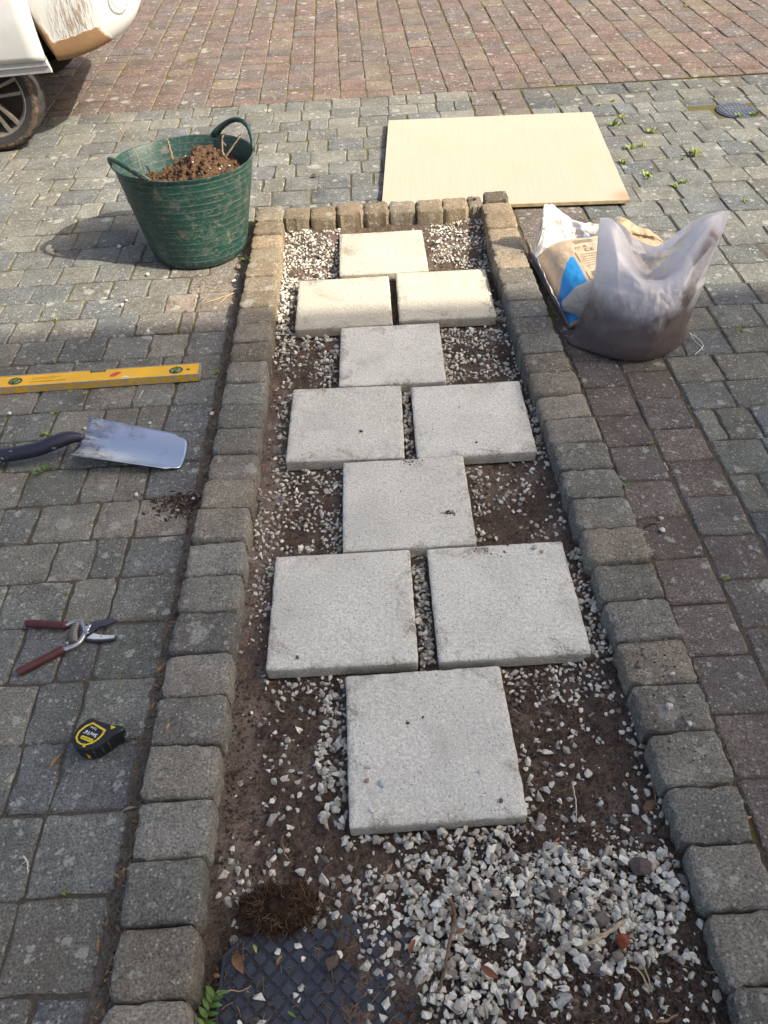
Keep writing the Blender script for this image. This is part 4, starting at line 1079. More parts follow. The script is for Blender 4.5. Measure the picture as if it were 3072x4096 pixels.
    P1 = spline([(.215, .0, .02), (.24, -.03, .012), (.25, -.07, .004), (.225, -.10, .003), (.20, -.125, .003)], 6); P2 = spline([(.215, .0, .022), (.225, -.04, .008), (.24, -.075, .004), (.238, -.10, .003)], 6)
    link('string', mesh_of('string', *join([tube(P1, .0014, 5), tube(P2, .0013, 5)]), st, True), t)
    # soil inside, closed lump following the lower bag
    s = thing('bagged_soil', 'dark brown soil filling the lower half of the clear bag', 'soil', (1.02, 2.64, 0))
    V = []; F = []; nu, nv = 48, 24
    for j in range(nv + 1):
        v = .02 + .45 * j / nv; e = math.sqrt(max(0, 1 - max(0, (j / nv - .72) / .28) ** 2))
        for i in range(2 * nu):
            u = i / nu if i < nu else 2 - i / nu; side = -1 if i < nu else 1; u = .07 + .86 * u
            x, y, z = pt(u, v, side); cx, cy = .012, .02 + .1 * v * v; f = .965 * max(e, .02)
            V.append((cx + (x - cx) * f, cy + (y - cy) * f, max(.006, z * .97 + .012 * nz(x, y, 25, 2) * (j > nv * .6))))
    for j in range(nv):
        for i in range(2 * nu): F.append((j * 2 * nu + i, j * 2 * nu + (i + 1) % (2 * nu), (j + 1) * 2 * nu + (i + 1) % (2 * nu), (j + 1) * 2 * nu + i))
    F.append(tuple(nv * 2 * nu + i for i in range(2 * nu))); F.append(tuple(range(2 * nu - 1, -1, -1)))
    link('soil_lump', mesh_of('soil_lump', V, F, M['bagsoil'], True), s)
    # brown tube with grey ring and red cap, seen through the film at the upper right
    tb = thing('cardboard_tube', 'brown tube with a grey ring end and red tip inside the clear bag', 'tube', (0, 0, 0))
    a, b = Vector((1.130, 2.700, .20)), Vector((1.268, 2.742, .375)); d = (b - a)
    link('tube_body', mesh_of('tube_body', *tube([a + d * k / 6 for k in range(7)], .030, 16), plain('brown_card', (.12, .055, .03), .8, var=.4, vs_=25), True), tb)
    link('end_ring', mesh_of('end_ring', *tube([a + d * .86, a + d * .95], [.0325, .0325], 16), plain('grey_ring', (.32, .33, .36), .5), True), tb)
    link('end_cap', mesh_of('end_cap', *tube([a + d * .955, a + d * 1.04], [.027, .024], 16), plain('red_cap', (.30, .03, .035), .5), True), tb)
M['bagsoil'] = plain('bagged_soil', (.060, .037, .031), .95, .1, var=.45, vs_=22, bump=.8, bs=60)
bag()
# ---------------------------------------------------------------- spirit level
def level():
    t = thing('spirit_level', 'scuffed yellow spirit level lying flat on the left paving', 'spirit level', (-1.07, 2.582, .003), R(.6))
    n = N('yellow_enamel', .42, .45); p = n.obj()
    c = n.mul((.72, .40, .018), n.rng(n.noise(p, 9, 4), .3, .7, .88, 1.08))
    s = n.sep(p)
    wear = n.step(n.math('ADD', n.noise(p, 55, 5, .7), n.math('MULTIPLY', n.step(n.math('ABSOLUTE', s[1]), .028, .039), .16)), .64, .70)
    c = n.mix(n.math('MULTIPLY', wear, .85), c, (.36, .34, .29))
    n.color(c); mt = n.m
    alu = plain('bare_aluminium', (.45, .44, .41), .45, .5, .6, var=.25); blk = plain('black_vial_rim', (.02, .025, .02), .5); grn = N('green_vial', .1, .5); grn.color((.05, .17, .03)); gm = grn.m
    L = .393; W2 = .0385; H = .029
    def strip(x0, x1, y0, y1, z0=.003, z1=H): return box(x0, x1, y0, y1, z0, z1)
    # web face with a cut-out at the back edge, two flanges
    link('beam', mesh_of('beam', *join([strip(-L, L, -W2 + .0035, .022), strip(-L, -.030, .022, W2 - .0035), strip(.030, L, .022, W2 - .0035)]), mt), t)
    fl = [box(-L, L, -W2, -W2 + .003, 0, H + .0012)]
    link('front_flange', mesh_of('front_flange', *fl[0], mt), t)
    link('back_flange', mesh_of('back_flange', *join([box(-L, -.030, W2 - .003, W2, 0, H + .0012), box(.030, L, W2 - .003, W2, 0, H + .0012)]), alu), t)
    link('flange_edge', mesh_of('flange_edge', *box(-L, L, -W2 - .0006, -W2 + .0026, H + .0014, H + .0026), alu), t)
    for x in (-L, L): link('end_cap', mesh_of('end_cap', *box(x - .0015 if x > 0 else x - .003, x + .003 if x > 0 else x + .0015, -W2, W2, 0, H), plain('grey_cap', (.28, .27, .24), .7)), t)
    link('cutout_lining', mesh_of('cutout_lining', *join([box(-.0295, .0295, .0222, .0245, .004, H - .001), box(-.0295, -.0265, .0247, W2 - .001, .004, H + .001), box(.0265, .0295, .0247, W2 - .001, .004, H + .001), box(-.0265, .0265, .0247, W2 - .001, .003, .010)]), blk), t)
    def cyl(p0, p1, r_, k=14): return tube([p0, p1], r_, k)
    link('vial', mesh_of('vial', *cyl((-.022, .031, .0195), (.022, .031, .0195), .0062), gm, True), t)
    for x, ang in ((.306, 80), (-.311, 62)):
        circ = [(x + .0265 * math.cos(a), -.002 + .0215 * math.sin(a)) for a in np.linspace(0, 6.28318, 32, endpoint=False)]
        inn = [(x + .0215 * math.cos(a), -.002 + .0170 * math.sin(a)) for a in np.linspace(0, 6.28318, 32, endpoint=False)]
        V = [(a, b, H + .0016) for a, b in circ] + [(a, b, H + .0020) for a, b in inn] + [(a, b, H + .0004) for a, b in inn]
        F = [(i, (i + 1) % 32, 32 + (i + 1) % 32, 32 + i) for i in range(32)] + [(32 + i, 32 + (i + 1) % 32, 64 + (i + 1) % 32, 64 + i) for i in range(32)]
        h = link('vial_housing', mesh_of('vial_housing', V, F, blk), t)
        link('vial_backing', mesh_of('vial_backing', [(a, b, H + .0008) for a, b in inn], [tuple(range(32))], plain('pale_backing', (.22, .24, .17), .5)), h)
        d = Vector((math.cos(R(ang)), math.sin(R(ang)), 0)) * .014; c0 = Vector((x, -.002, H + .004))
        link('vial_tube', mesh_of('vial_tube', *cyl(c0 - d, c0 + d, .0058), gm, True), h)
        link('vial_line', mesh_of('vial_line', *join([tube([c0 + d * q + Vector((-.007, 0, .0)), c0 + d * q + Vector((.007, 0, .0))], .0009, 5) for q in (-.3, .3)]), blk), h)
    link('hang_hole', mesh_of('hang_hole', [(.352 + .0065 * math.cos(a), .0 + .0055 * math.sin(a), H + .0004) for a in np.linspace(0, 6.28318, 20, endpoint=False)], [tuple(range(20))], blk), t)
    it = []; rr = random.Random(2)
    for k in range(2): it.append(box(-.25, -.14 - .02 * k, .012 - .008 * k, .0133 - .008 * k, H + .0003, H + .0006))
    for k in range(22): x = -.252 + .0062 * k; it.append(box(x, x + .0042, -.016, -.0095 if rr.random() < .7 else -.012, H + .0003, H + .0006))
    link('fine_print', mesh_of('fine_print', *join(it), plain('brown_ink', (.30, .17, .02), .7)), t, kind='stuff')
    link('red_paint_scuff', mesh_of('red_paint_scuff', [(.05, -.012, H + .0005), (.068, -.018, H + .0005), (.08, -.006, H + .0005), (.096, .010, H + .0005), (.078, .016, H + .0005), (.066, .013, H + .0005), (.055, .002, H + .0005)], [(0, 1, 2, 3, 4, 5, 6)], plain('red_scuff', (.52, .08, .05), .7, var=.5, vs_=90)), t)
    link('white_paint_scuff', mesh_of('white_paint_scuff', [(.095, -.022, H + .0005), (.128, -.026, H + .0005), (.135, -.02, H + .0005), (.108, -.012, H + .0005)], [(0, 1, 2, 3)], plain('white_scuff', (.66, .6, .5), .7, var=.2, vs_=90)), t)
level()

# ---------------------------------------------------------------- spade
def spade():
    t = thing('spade', 'garden spade lying on the left paving with its worn steel blade towards the kerb', 'spade', (-.85, 2.13, 0))
    n = N('worn_steel', .32, .5, 1.0); p = n.obj()
    c = n.mix(n.noise(n.vmath('MULTIPLY', p, (6, 60, 1)), 1.0, 4, .6), (.58, .61, .66), (.74, .76, .80))
    s = n.sep(p)
    r_ = n.math('MULTIPLY', n.step(n.math('ADD', n.noise(n.vmath('MULTIPLY', p, (1, 2, 1)), 40, 5, .7), n.rng(s[0], -.18, .1, .08, -.12)), .58, .66), .8)
    c = n.mix(r_, c, (.22, .12, .06)); d = n.step(n.math('ADD', n.noise(p, 14, 4), n.rng(s[0], -.18, .06, .30, -.14)), .50, .78)
    c = n.mix(n.math('MULTIPLY', d, .5), c, (.13, .12, .13)); n.color(c); n.put(n.b.inputs['Roughness'], n.rng(r_, 0, 1, .30, .8)); n.bump(n.noise(n.vmath('MULTIPLY', p, (20, 160, 1)), 1, 3), .15, .0015); steel = n.m
    tl, bl = Vector((-.159, .127)), Vector((-.185, -.073)); tr, br = Vector((.180, .070)), Vector((.176, -.112))
    V = []; nu, nv = 40, 22
    for j in range(nv + 1):
        for i in range(nu + 1):
            u, v = i / nu, j / nv; cu = .028 * sstep(.72, 1, u) * 0
            q = (v - .5) * 2; inset = .030 * sstep(.86, 1, u) * abs(q) ** 5
            a = bl.lerp(br, u - .0); b = tl.lerp(tr, u); pnt = a.lerp(b, .5 + q * .5 * (1 - inset * 4.6)); ax = (tr + br) / 2 - (tl + bl) / 2
            pnt = pnt - ax.normalized() * (.020 * sstep(.8, 1, u) * abs(q) ** 6)
            z = .062 * (1 - u) + .007 + .020 * (q * q - .4) * (1 - .4 * u) + .012 * math.exp(-(q / .14) ** 2) * max(0, 1 - u * 3.5)
            V.append((pnt.x, pnt.y, max(z, .004)))
    F = [(j * (nu + 1) + i, j * (nu + 1) + i + 1, (j + 1) * (nu + 1) + i + 1, (j + 1) * (nu + 1) + i) for j in range(nv) for i in range(nu)]
    bl_ = link('blade', mesh_of('blade', V, F, steel, True), t); sm = bl_.modifiers.new('thickness', 'SOLIDIFY'); sm.thickness = .0022; sm.offset = -1
    n = N('chipped_blue_paint', .38, .5); p = n.pos(); ch = n.step(n.noise(p, 26, 5, .7), .60, .66)
    n.color(n.mix(ch, (.020, .022, .038), (.34, .31, .27))); n.bump(ch, .2, .001); sp = n.m
    P = spline([(-.160, .030, .066), (-.185, .030, .071), (-.215, .026, .073), (-.26, .012, .068), (-.33, -.004, .054), (-.45, -.014, .046), (-.62, -.02, .042)], 6)
    rr = [np.interp(i / (len(P) - 1), [0, .08, .2, .35, .5, 1], [.010, .015, .019, .024, .026, .024]) for i in range(len(P))]
    link('socket', mesh_of('socket', *tube(P, rr, 16), sp, True), t)
    P = [Vector((-.62 - .66 * k / 8, -.02 - .03 * k / 8, .042 - .004 * k / 8)) for k in range(9)]
    link('shaft', mesh_of('shaft', *tube(P, .0225, 14), plain('ash_wood', (.30, .19, .09), .6, var=.25, vs_=12), True), t)
    hx = -1.28; link('handle', mesh_of('handle', *join([tube(spline([(hx, -.05, .038), (hx - .07, -.105, .038), (hx - .13, -.11, .038)], 5), .014, 10), tube(spline([(hx, -.05, .038), (hx - .07, .005, .038), (hx - .13, .01, .038)], 5), .014, 10), tube([(hx - .125, -.115, .038), (hx - .125, .015, .038)], .017, 12)]), plain('black_grip', (.02, .02, .02), .5), True), t)
spade()

# ---------------------------------------------------------------- secateurs
def secateurs():
    t = thing('secateurs', 'open secateurs with dark red handles lying on the left paving', 'secateurs', (-.87, 1.35, 0))
    o = Vector((-.87, 1.35, 0)); P3 = lambda L, z: [Vector((x, y, zz)) - o for (x, y), zz in zip(L, z if isinstance(z, (list, tuple)) else [z] * len(L))]
    grip = plain('dark_red_grip', (.080, .022, .021), .45, .4, var=.3, vs_=40); steel = plain('tool_steel', (.40, .40, .41), .35, .5, .8, var=.25, vs_=60); dk = plain('dark_blade', (.12, .11, .12), .35, .5, .8, var=.4, vs_=50); pale = plain('pale_anvil', (.62, .68, .64), .35, .5, .3, var=.1)
    for L in ([(-1.022, 1.406), (-1.012, 1.405), (-.962, 1.396), (-.904, 1.387)], [(-1.000, 1.240), (-.99, 1.248), (-.942, 1.276), (-.892, 1.307)]):
        P = spline(P3(L, [.012, .013, .015, .016]), 6); n_ = len(P)
        link('handle', mesh_of('handle', *tube(P, [.0085 if i == 0 else .0118 for i in range(n_)], 12), grip, True), t)
    a1 = spline(P3([(-.906, 1.387), (-.884, 1.399), (-.868, 1.397), (-.858, 1.385), (-.847, 1.367), (-.838, 1.352)], .017), 5)
    a2 = spline(P3([(-.894, 1.306), (-.871, 1.315), (-.856, 1.326), (-.850, 1.343), (-.846, 1.362), (-.838, 1.385)], .014), 5)
    link('arm', mesh_of('arm', *tube(a1, .0062, 8), steel, True), t); link('arm', mesh_of('arm', *tube(a2, [.0075] * len(a2), 8), steel, True), t)
    sh = lambda L: [(x + .87, y - 1.35) for x, y in L]
    me = mesh_of('blade', *prism(sh([(-.862, 1.352), (-.848, 1.345), (-.832, 1.354), (-.812, 1.374), (-.79, 1.380), (-.766, 1.394), (-.775, 1.402), (-.793, 1.404), (-.815, 1.399), (-.838, 1.392), (-.858, 1.372)]), .013, .018, .0015), dk); link('blade', me, t)
    me = mesh_of('anvil', *prism(sh([(-.842, 1.340), (-.826, 1.332), (-.79, 1.329), (-.762, 1.332), (-.759, 1.345), (-.785, 1.347), (-.806, 1.351), (-.823, 1.358), (-.836, 1.352)]), .004, .0125, .001), dk); link('anvil', me, t)
    me = mesh_of('anvil_plate', *prism(sh([(-.838, 1.341), (-.82, 1.336), (-.79, 1.334), (-.7625, 1.336), (-.7615, 1.345), (-.785, 1.3465), (-.806, 1.350), (-.823, 1.3565)]), .0127, .0152, .0008), pale); link('anvil_plate', me, t)
    cir = lambda cx, cy, r_, k=20: [(cx + r_ * math.cos(a) + .87, cy + r_ * math.sin(a) - 1.35) for a in np.linspace(0, 6.28318, k, endpoint=False)]
    bb = plain('bright_bolt', (.62, .62, .62), .25, .5, .8); link('pivot_bolt', mesh_of('pivot_bolt', *prism(cir(-.844, 1.368, .0098), .018, .0225, .003), bb, True), t); link('anvil_rivet', mesh_of('anvil_rivet', *prism(cir(-.7985, 1.343, .0022, 10), .0152, .0162), bb), t)
    A, B = P3([(-.876, 1.390)], .015)[0], P3([(-.866, 1.325)], .015)[0]; d = B - A; ux = d.cross(Vector((0, 0, 1))).normalized(); uz = Vector((0, 0, 1)); H = []
    for k in range(150):
        q = k / 149; a = q * 6.28318 * 11; rr = .0095 + .002 * math.sin(q * math.pi); H.append(A + d * q + ux * (rr * math.cos(a) + .006 * math.sin(q * math.pi)) + uz * (rr * math.sin(a)))
    link('spring', mesh_of('spring', *tube(H, .0017, 6), plain('spring_steel', (.36, .33, .27), .35, .5, .8), True), t)
    C = spline(P3([(-.907, 1.326), (-.903, 1.322), (-.895, 1.322), (-.886, 1.321), (-.88, 1.318)], .014), 4)
    link('catch', mesh_of('catch', *join([tube(C, .0015, 6), tube(P3([(-.890, 1.327), (-.884, 1.3235)], .017), .0045, 8)]), steel, True), t)
secateurs()

# ---------------------------------------------------------------- tape measure
def tape():
    t = thing('tape_measure', 'black tape measure with a yellow ringed label lying on the left paving', 'tape measure', (-.735, 1.02, 0))
    blk = plain('black_rubber', (.013, .015, .017), .42, .45, var=.25, vs_=25, bump=.15, bs=300); yel = plain('yellow_band', (.62, .47, .02), .5, .4, var=.22, vs_=110); lab = plain('dark_label', (.016, .018, .024), .35, .45)
    sh = lambda L: [(x + .735, y - 1.02) for x, y in L]
    body = sh([(-.763, 1.069), (-.785, 1.046), (-.793, 1.020), (-.786, .999), (-.768, .984), (-.745, .979), (-.722, .986), (-.700, 1.003), (-.690, 1.014), (-.676, 1.022), (-.668, 1.031), (-.671, 1.040), (-.682, 1.044), (-.705, 1.049), (-.735, 1.060), (-.752, 1.069)])
    B = spline([(x, y, 0) for x, y in body + body[:1]], 4)[:-1]; ol = [(v.x, v.y) for v in B]; n_ = len(ol)
    V = []; F = []; prof = [(.0, .93), (.004, .97), (.012, .99), (.016, .965), (.030, .985), (.040, .995), (.0455, .975), (.0482, .925), (.0490, .86)]
    for z, f in prof:
        for x, y in ol: V.append((x * f, y * f, z))
    for j in range(len(prof) - 1):
        for i in range(n_): F.append((j * n_ + i, j * n_ + (i + 1) % n_, (j + 1) * n_ + (i + 1) % n_, (j + 1) * n_ + i))
    F.append(tuple((len(prof) - 1) * n_ + i for i in range(n_)))
    me = mesh_of('case', V, F, blk); auto(me, 35); case = link('case', me, t)
    ring = sh([(-.748, 1.055), (-.766, 1.046), (-.779, 1.032), (-.783, 1.016), (-.777, 1.003), (-.766, .995), (-.752, .992), (-.737, .996), (-.724, 1.006), (-.715, 1.018), (-.711, 1.031)])
    cx = sum(p[0] for p in ring) / 11; cy = sum(p[1] for p in ring) / 11; n2 = len(ring)
    sc2 = lambda f, z: [(cx + (x - cx) * f, cy + (y - cy) * f, z) for x, y in ring]
    V = sc2(1.0, .0492) + sc2(.985, .0502) + sc2(.86, .0502) + sc2(.85, .0492)
    F = [(j * n2 + i, j * n2 + (i + 1) % n2, (j + 1) * n2 + (i + 1) % n2, (j + 1) * n2 + i) for j in range(3) for i in range(n2)]
    link('label_ring', mesh_of('label_ring', V, F, yel), t)
    V = sc2(.85, .0493) + sc2(.81, .0494); F = [(i, (i + 1) % n2, n2 + (i + 1) % n2, n2 + i) for i in range(n2)]
    link('label_border', mesh_of('label_border', V, F, plain('dull_red_line', (.13, .05, .05), .6)), t)
    lb = link('label', mesh_of('label', sc2(.81, .0494), [tuple(range(n2))], lab), t)
    ang = R(155); ex = Vector((math.cos(ang), math.sin(ang))); ey = Vector((-ex.y, ex.x))
    def put(name, s, size, px, py, mt, z=.0498, **k):
        v, f = text_vf(s, size, **k); link(name, mesh_of(name, [((px + .735) + ex.x * a + ey.x * b, (py - 1.02) + ex.y * a + ey.y * b, z) for a, b, _ in v], f, mt), lb)
    wht = plain('white_print', (.75, .75, .75), .5)
    P = Vector((-.7535, 1.0095)); L, H = .0158, .0045
    q = [P + ex * a + ey * b for a, b in ((-L, -H), (L, -H), (L + .002, 0), (L, H), (-L, H), (-L - .002, 0))]
    link('maker_plate', mesh_of('maker_plate', [(v.x + .735, v.y - 1.02, .0496) for v in q], [(0, 1, 2, 3, 4, 5)], plain('yellow_plate', (.68, .58, .02), .5)), lb)
    put('lettering', 'STANLEY', .0072, -.7535, 1.0095, plain('black_print', (.01, .01, .01), .5), .0499, bold=.0001)
    put('lettering', "5m/16'", .0135, -.7470, 1.0235, wht, bold=.0002)
    put('lettering', 'Tylon', .0085, -.7420, 1.0375, wht, shear=.25)
    # yellow stripe down the side, ribs and thumb lock
    V, F = grid(1, 6, lambda a, b: tuple(np.interp(b, [0, .25, .5, 1], [[-.756, -.7575, -.755, -.7505][i] for i in range(4)]) + .735 + (a - .5) * .0065 if False else 0 for _ in range(3)))
    pts = [(-.757, .994, .0495), (-.7555, .987, .0482), (-.754, .9835, .0440), (-.7525, .9815, .034), (-.7515, .981, .022), (-.7505, .9805, .008)]
    V = []; 
    for x, y, z in pts:
        for a in (-.0034, .0034): V.append((x + .735 + a, y - 1.02 - .0008, z + .0004))
    link('side_stripe', mesh_of('side_stripe', V, [(2 * i, 2 * i + 1, 2 * i + 3, 2 * i + 2) for i in range(5)], yel), t)
    rb = []
    for x, y in ((-.735, .9835), (-.717, .9915), (-.703, 1.002)):
        rb.append(tube([(x + .735 - .003, y - 1.02 + .006, .0462), (x + .735, y - 1.02 - .001, .042), (x + .735, y - 1.02 - .0012, .006)], .0022, 6))
    link('grip_rib', mesh_of('grip_rib', *join(rb), plain('scuffed_rubber', (.06, .055, .05), .6), True), t)
    link('thumb_lock', mesh_of('thumb_lock', *prism(sh([(-.702, 1.044), (-.700, 1.032), (-.688, 1.036)]), .047, .0505, .001), yel), t)
    link('hook', mesh_of('hook', *box(.062, .070, .004, .018, .004, .02), plain('hook_steel', (.4, .4, .4), .35, .5, .8)), t)
tape()

# ---------------------------------------------------------------- covers in the ground
def covers():
    t = thing('drain_cover', 'round dark blue grey drain cover set in the right hand paving', 'drain cover', (2.285, 5.03, 0))
    m_ = plain('cast_cover', (.055, .065, .085), .6, .4, var=.25, vs_=20, bump=.2)
    circ = lambda r_, k=48: [(r_ * math.cos(a), r_ * 1.12 * math.sin(a)) for a in np.linspace(0, 6.28318, k, endpoint=False)]
    link('frame', mesh_of('frame', *prism(circ(.118), -.03, .002, .003), m_), t)
    link('lid', mesh_of('lid', *prism(circ(.106), .002, .0055, .002), plain('cast_lid', (.075, .088, .11), .55, .4, var=.25, vs_=20)), t)
    ribs = []
    for k in range(-4, 5):
        x = k * .022; h = math.sqrt(max(.0, .10 ** 2 - x * x)) * 1.1
        if h > .02:
            for a, b in ((-h, -.012), (.055, h)) if abs(k) < 3 else ((-h, h),):
                if b - a > .01: ribs.append(box(x - .0015, x + .0015, a, b, .0057, .0072))
    link('tread_rib', mesh_of('tread_rib', *join(ribs), m_), t)
    link('name_plate', mesh_of('name_plate', *box(-.068, .068, .002, .044, .0057, .0085), plain('worn_plate', (.13, .135, .14), .6)), t)
    rr = random.Random(4); it = []
    for k in range(6): x = -.055 + .0205 * k; it.append(box(x, x + rr.uniform(.008, .016), .012, .032, .0087, .0105))
    link('raised_marks', mesh_of('raised_marks', *join(it), m_), t)
    # chequer plate in the bed
    t = thing('access_cover', 'dark blue chequered plastic plate half buried in soil at the lower left', 'access cover', (0, 0, 0))
    pm = plain('blue_black_plastic', (.029, .033, .043), .5, .4, var=.3, vs_=18); pm2 = plain('dusty_plastic', (.040, .045, .056), .5, .4, var=.35, vs_=30)
    poly = [(-.412, .16), (.05, .16), (.05, .566), (-.355, .568), (-.392, .536)]
    link('plate', mesh_of('plate', *prism(poly, -.06, -.030, .002), pm), t)
    it = []
    for (x0, y0), (x1, y1) in (((-.400, .2), (-.386, .532)), ((-.386, .532), (-.352, .560))):
        d = Vector((x1 - x0, y1 - y0)).normalized(); q = Vector((-d.y, d.x)) * .003
        it.append(prism([(x0 + q.x, y0 + q.y), (x0 - q.x, y0 - q.y), (x1 - q.x, y1 - q.y), (x1 + q.x, y1 + q.y)], -.0299, -.0275))
    link('plate_rim', mesh_of('plate_rim', *join(it), pm2), t)
    k = 0; it = []
    pit = .040
    for i in range(-2, 13):
        for j in range(-2, 22):
            x = -.372 + i * pit + (pit / 2 if j % 2 else 0); y = .545 - j * pit / 2 * 1.02
            if x > .03 or y < .18 or x < -.375 + max(0, (.5 - y)) * -.06 or (x < -.35 and y > .52): continue
            s_ = .0152; a = s_ * 1.0; b = s_ * 1.0
            V, F = prism([(x - a, y), (x, y - b), (x + a, y), (x, y + b)], -.0298, -.0266, .0012)
            it.append((V, F))
    link('tread_diamond', mesh_of('tread_diamond', *join(it), pm2), t, kind='stuff')
covers()

# ---------------------------------------------------------------- root ball, plants
def rootball():
    t = thing('root_clump', 'dark brown fibrous clump of roots lying above the chequered plate', 'roots', (-.278, .615, -.028))
    V = []; F = []; nu, nv = 36, 14; rnd = random.Random(17)
    for j in range(nv + 1):
        for i in range(nu):
            a = 6.28318 * i / nu; b = math.pi / 2 * j / nv; x, y, z = .080 * math.cos(a) * math.cos(b), .046 * math.sin(a) * math.cos(b), .048 * math.sin(b)
            k = 1 + .22 * nz(x, y, 40, z * 40); V.append((x * k, y * k, z * k))
    for j in range(nv):
        for i in range(nu): F.append((j * nu + i, j * nu + (i + 1) % nu, (j + 1) * nu + (i + 1) % nu, (j + 1) * nu + i))
    link('soil_core', mesh_of('soil_core', V, F, plain('root_mass', (.034, .021, .015), .98, .05, var=.5, vs_=60, bump=1.0, bs=90), True), t)
    ps = []; ps2 = []
    for k in range(760):
        a = rnd.uniform(0, 6.283); b = rnd.uniform(0, 1.2); p0 = Vector((.076 * math.cos(a) * math.cos(b), .043 * math.sin(a) * math.cos(b), .046 * math.sin(b)))
        out = Vector((math.cos(a), math.sin(a) * .8, rnd.uniform(-.3, .5))); L = [p0]
        for q in range(4):
            out = (out + Vector((rnd.gauss(0, .7), rnd.gauss(0, .7), rnd.gauss(-.15, .5)))).normalized(); p1 = L[-1] + out * rnd.uniform(.004, .009); p1.z = max(p1.z, .001); L.append(p1)
        (ps2 if rnd.random() < .35 else ps).append(tube(L, [.0014, .0013, .0011, .0009, .0006], 3, False))
    link('fibres', mesh_of('fibres', *join(ps), M['root']), t, kind='stuff')
    link('fibres', mesh_of('fibres', *join(ps2), plain('tan_fibre', (.12, .072, .04), .9)), t, kind='stuff')
rootball()
def leaf_vf(ln, wd, bend=.15, fold=.2):
    V = []; n_ = 7
    for i in range(n_ + 1):
        q = i / n_; h = wd * math.sin(math.pi * min(.98, q * .95 + .03)) ** .8 * (1 - .25 * q); z = bend * ln * math.sin(q * math.pi * .8)
        V += [(ln * q, -h, z + fold * h), (ln * q, 0, z), (ln * q, h, z + fold * h)]
    F = []
    for i in range(n_): F += [(3 * i, 3 * i + 3, 3 * i + 4, 3 * i + 1), (3 * i + 1, 3 * i + 4, 3 * i + 5, 3 * i + 2)]
    return V, F
def rot_vf(vf, rz, ry=0.0, off=(0, 0, 0), rx=0.0):
    mm = Matrix.Rotation(rz, 3, 'Z') @ Matrix.Rotation(-ry, 3, 'Y') @ Matrix.Rotation(rx, 3, 'X'); return ([tuple(mm @ Vector(v) + Vector(off)) for v in vf[0]], vf[1])
def sprig():
    t = thing('leafy_sprig', 'green leafy sprig at the bottom edge beside the left kerb', 'plant', (-.412, .415, -.02))
    P = spline([(-.005, -.04, .0), (.004, -.01, .012), (.012, .02, .022), (.024, .045, .026)], 5)
    link('stem', mesh_of('stem', *tube(P, .0011, 5), plain('green_stem', (.12, .14, .04), .6), True), t); me = [mesh_of('leaf', *leaf_vf(.026, .0048 + .0006 * k, .12 + .08 * k), M['leaf_green'], True) for k in range(3)]
    rr = random.Random(6)
    for k in range(13):
        p = P[2 + k]; link('leaf', me[k % 3], t, p, (rr.uniform(-.3, .3), rr.uniform(-.5, .1), R(60 + (70 if k % 2 else -80) + rr.uniform(-25, 25))))
    t2 = thing('leafy_sprig', 'small green sprig with thin stem beside the spade socket', 'plant', (-1.165, 2.062, 0))
    P = spline([(.05, .03, .003), (.02, .012, .008), (-.01, -.012, .006), (-.03, -.04, .003)], 5); link('stem', mesh_of('stem', *tube(P, .0012, 5), plain('green_stem', (.12, .14, .04), .6), True), t2)
    for k in range(7): link('leaf', me[k % 3], t2, P[3 + k], (rr.uniform(-.3, .3), rr.uniform(-.4, .1), R(200 + (70 if k % 2 else -75) + rr.uniform(-25, 25))))
sprig()
WR = random.Random(41)
wmat = plain('weed_leaf', (.20, .25, .045), .6, .3, var=.35, vs_=50)
def weed(x, y, s, label, n_=11):
    ps = []; s *= .62
    for k in range(n_): ps.append(rot_vf(leaf_vf(s * WR.uniform(.5, 1), s * WR.uniform(.1, .2), .2), WR.uniform(0, 6.283), WR.uniform(.15, 1.1), (WR.gauss(0, s * .25), WR.gauss(0, s * .25), -.004)))
    tag(link('weed', mesh_of('weed', *join(ps), wmat, True), None, (x, y, 0)), label, 'weed', 'small green weeds in the paving joints')
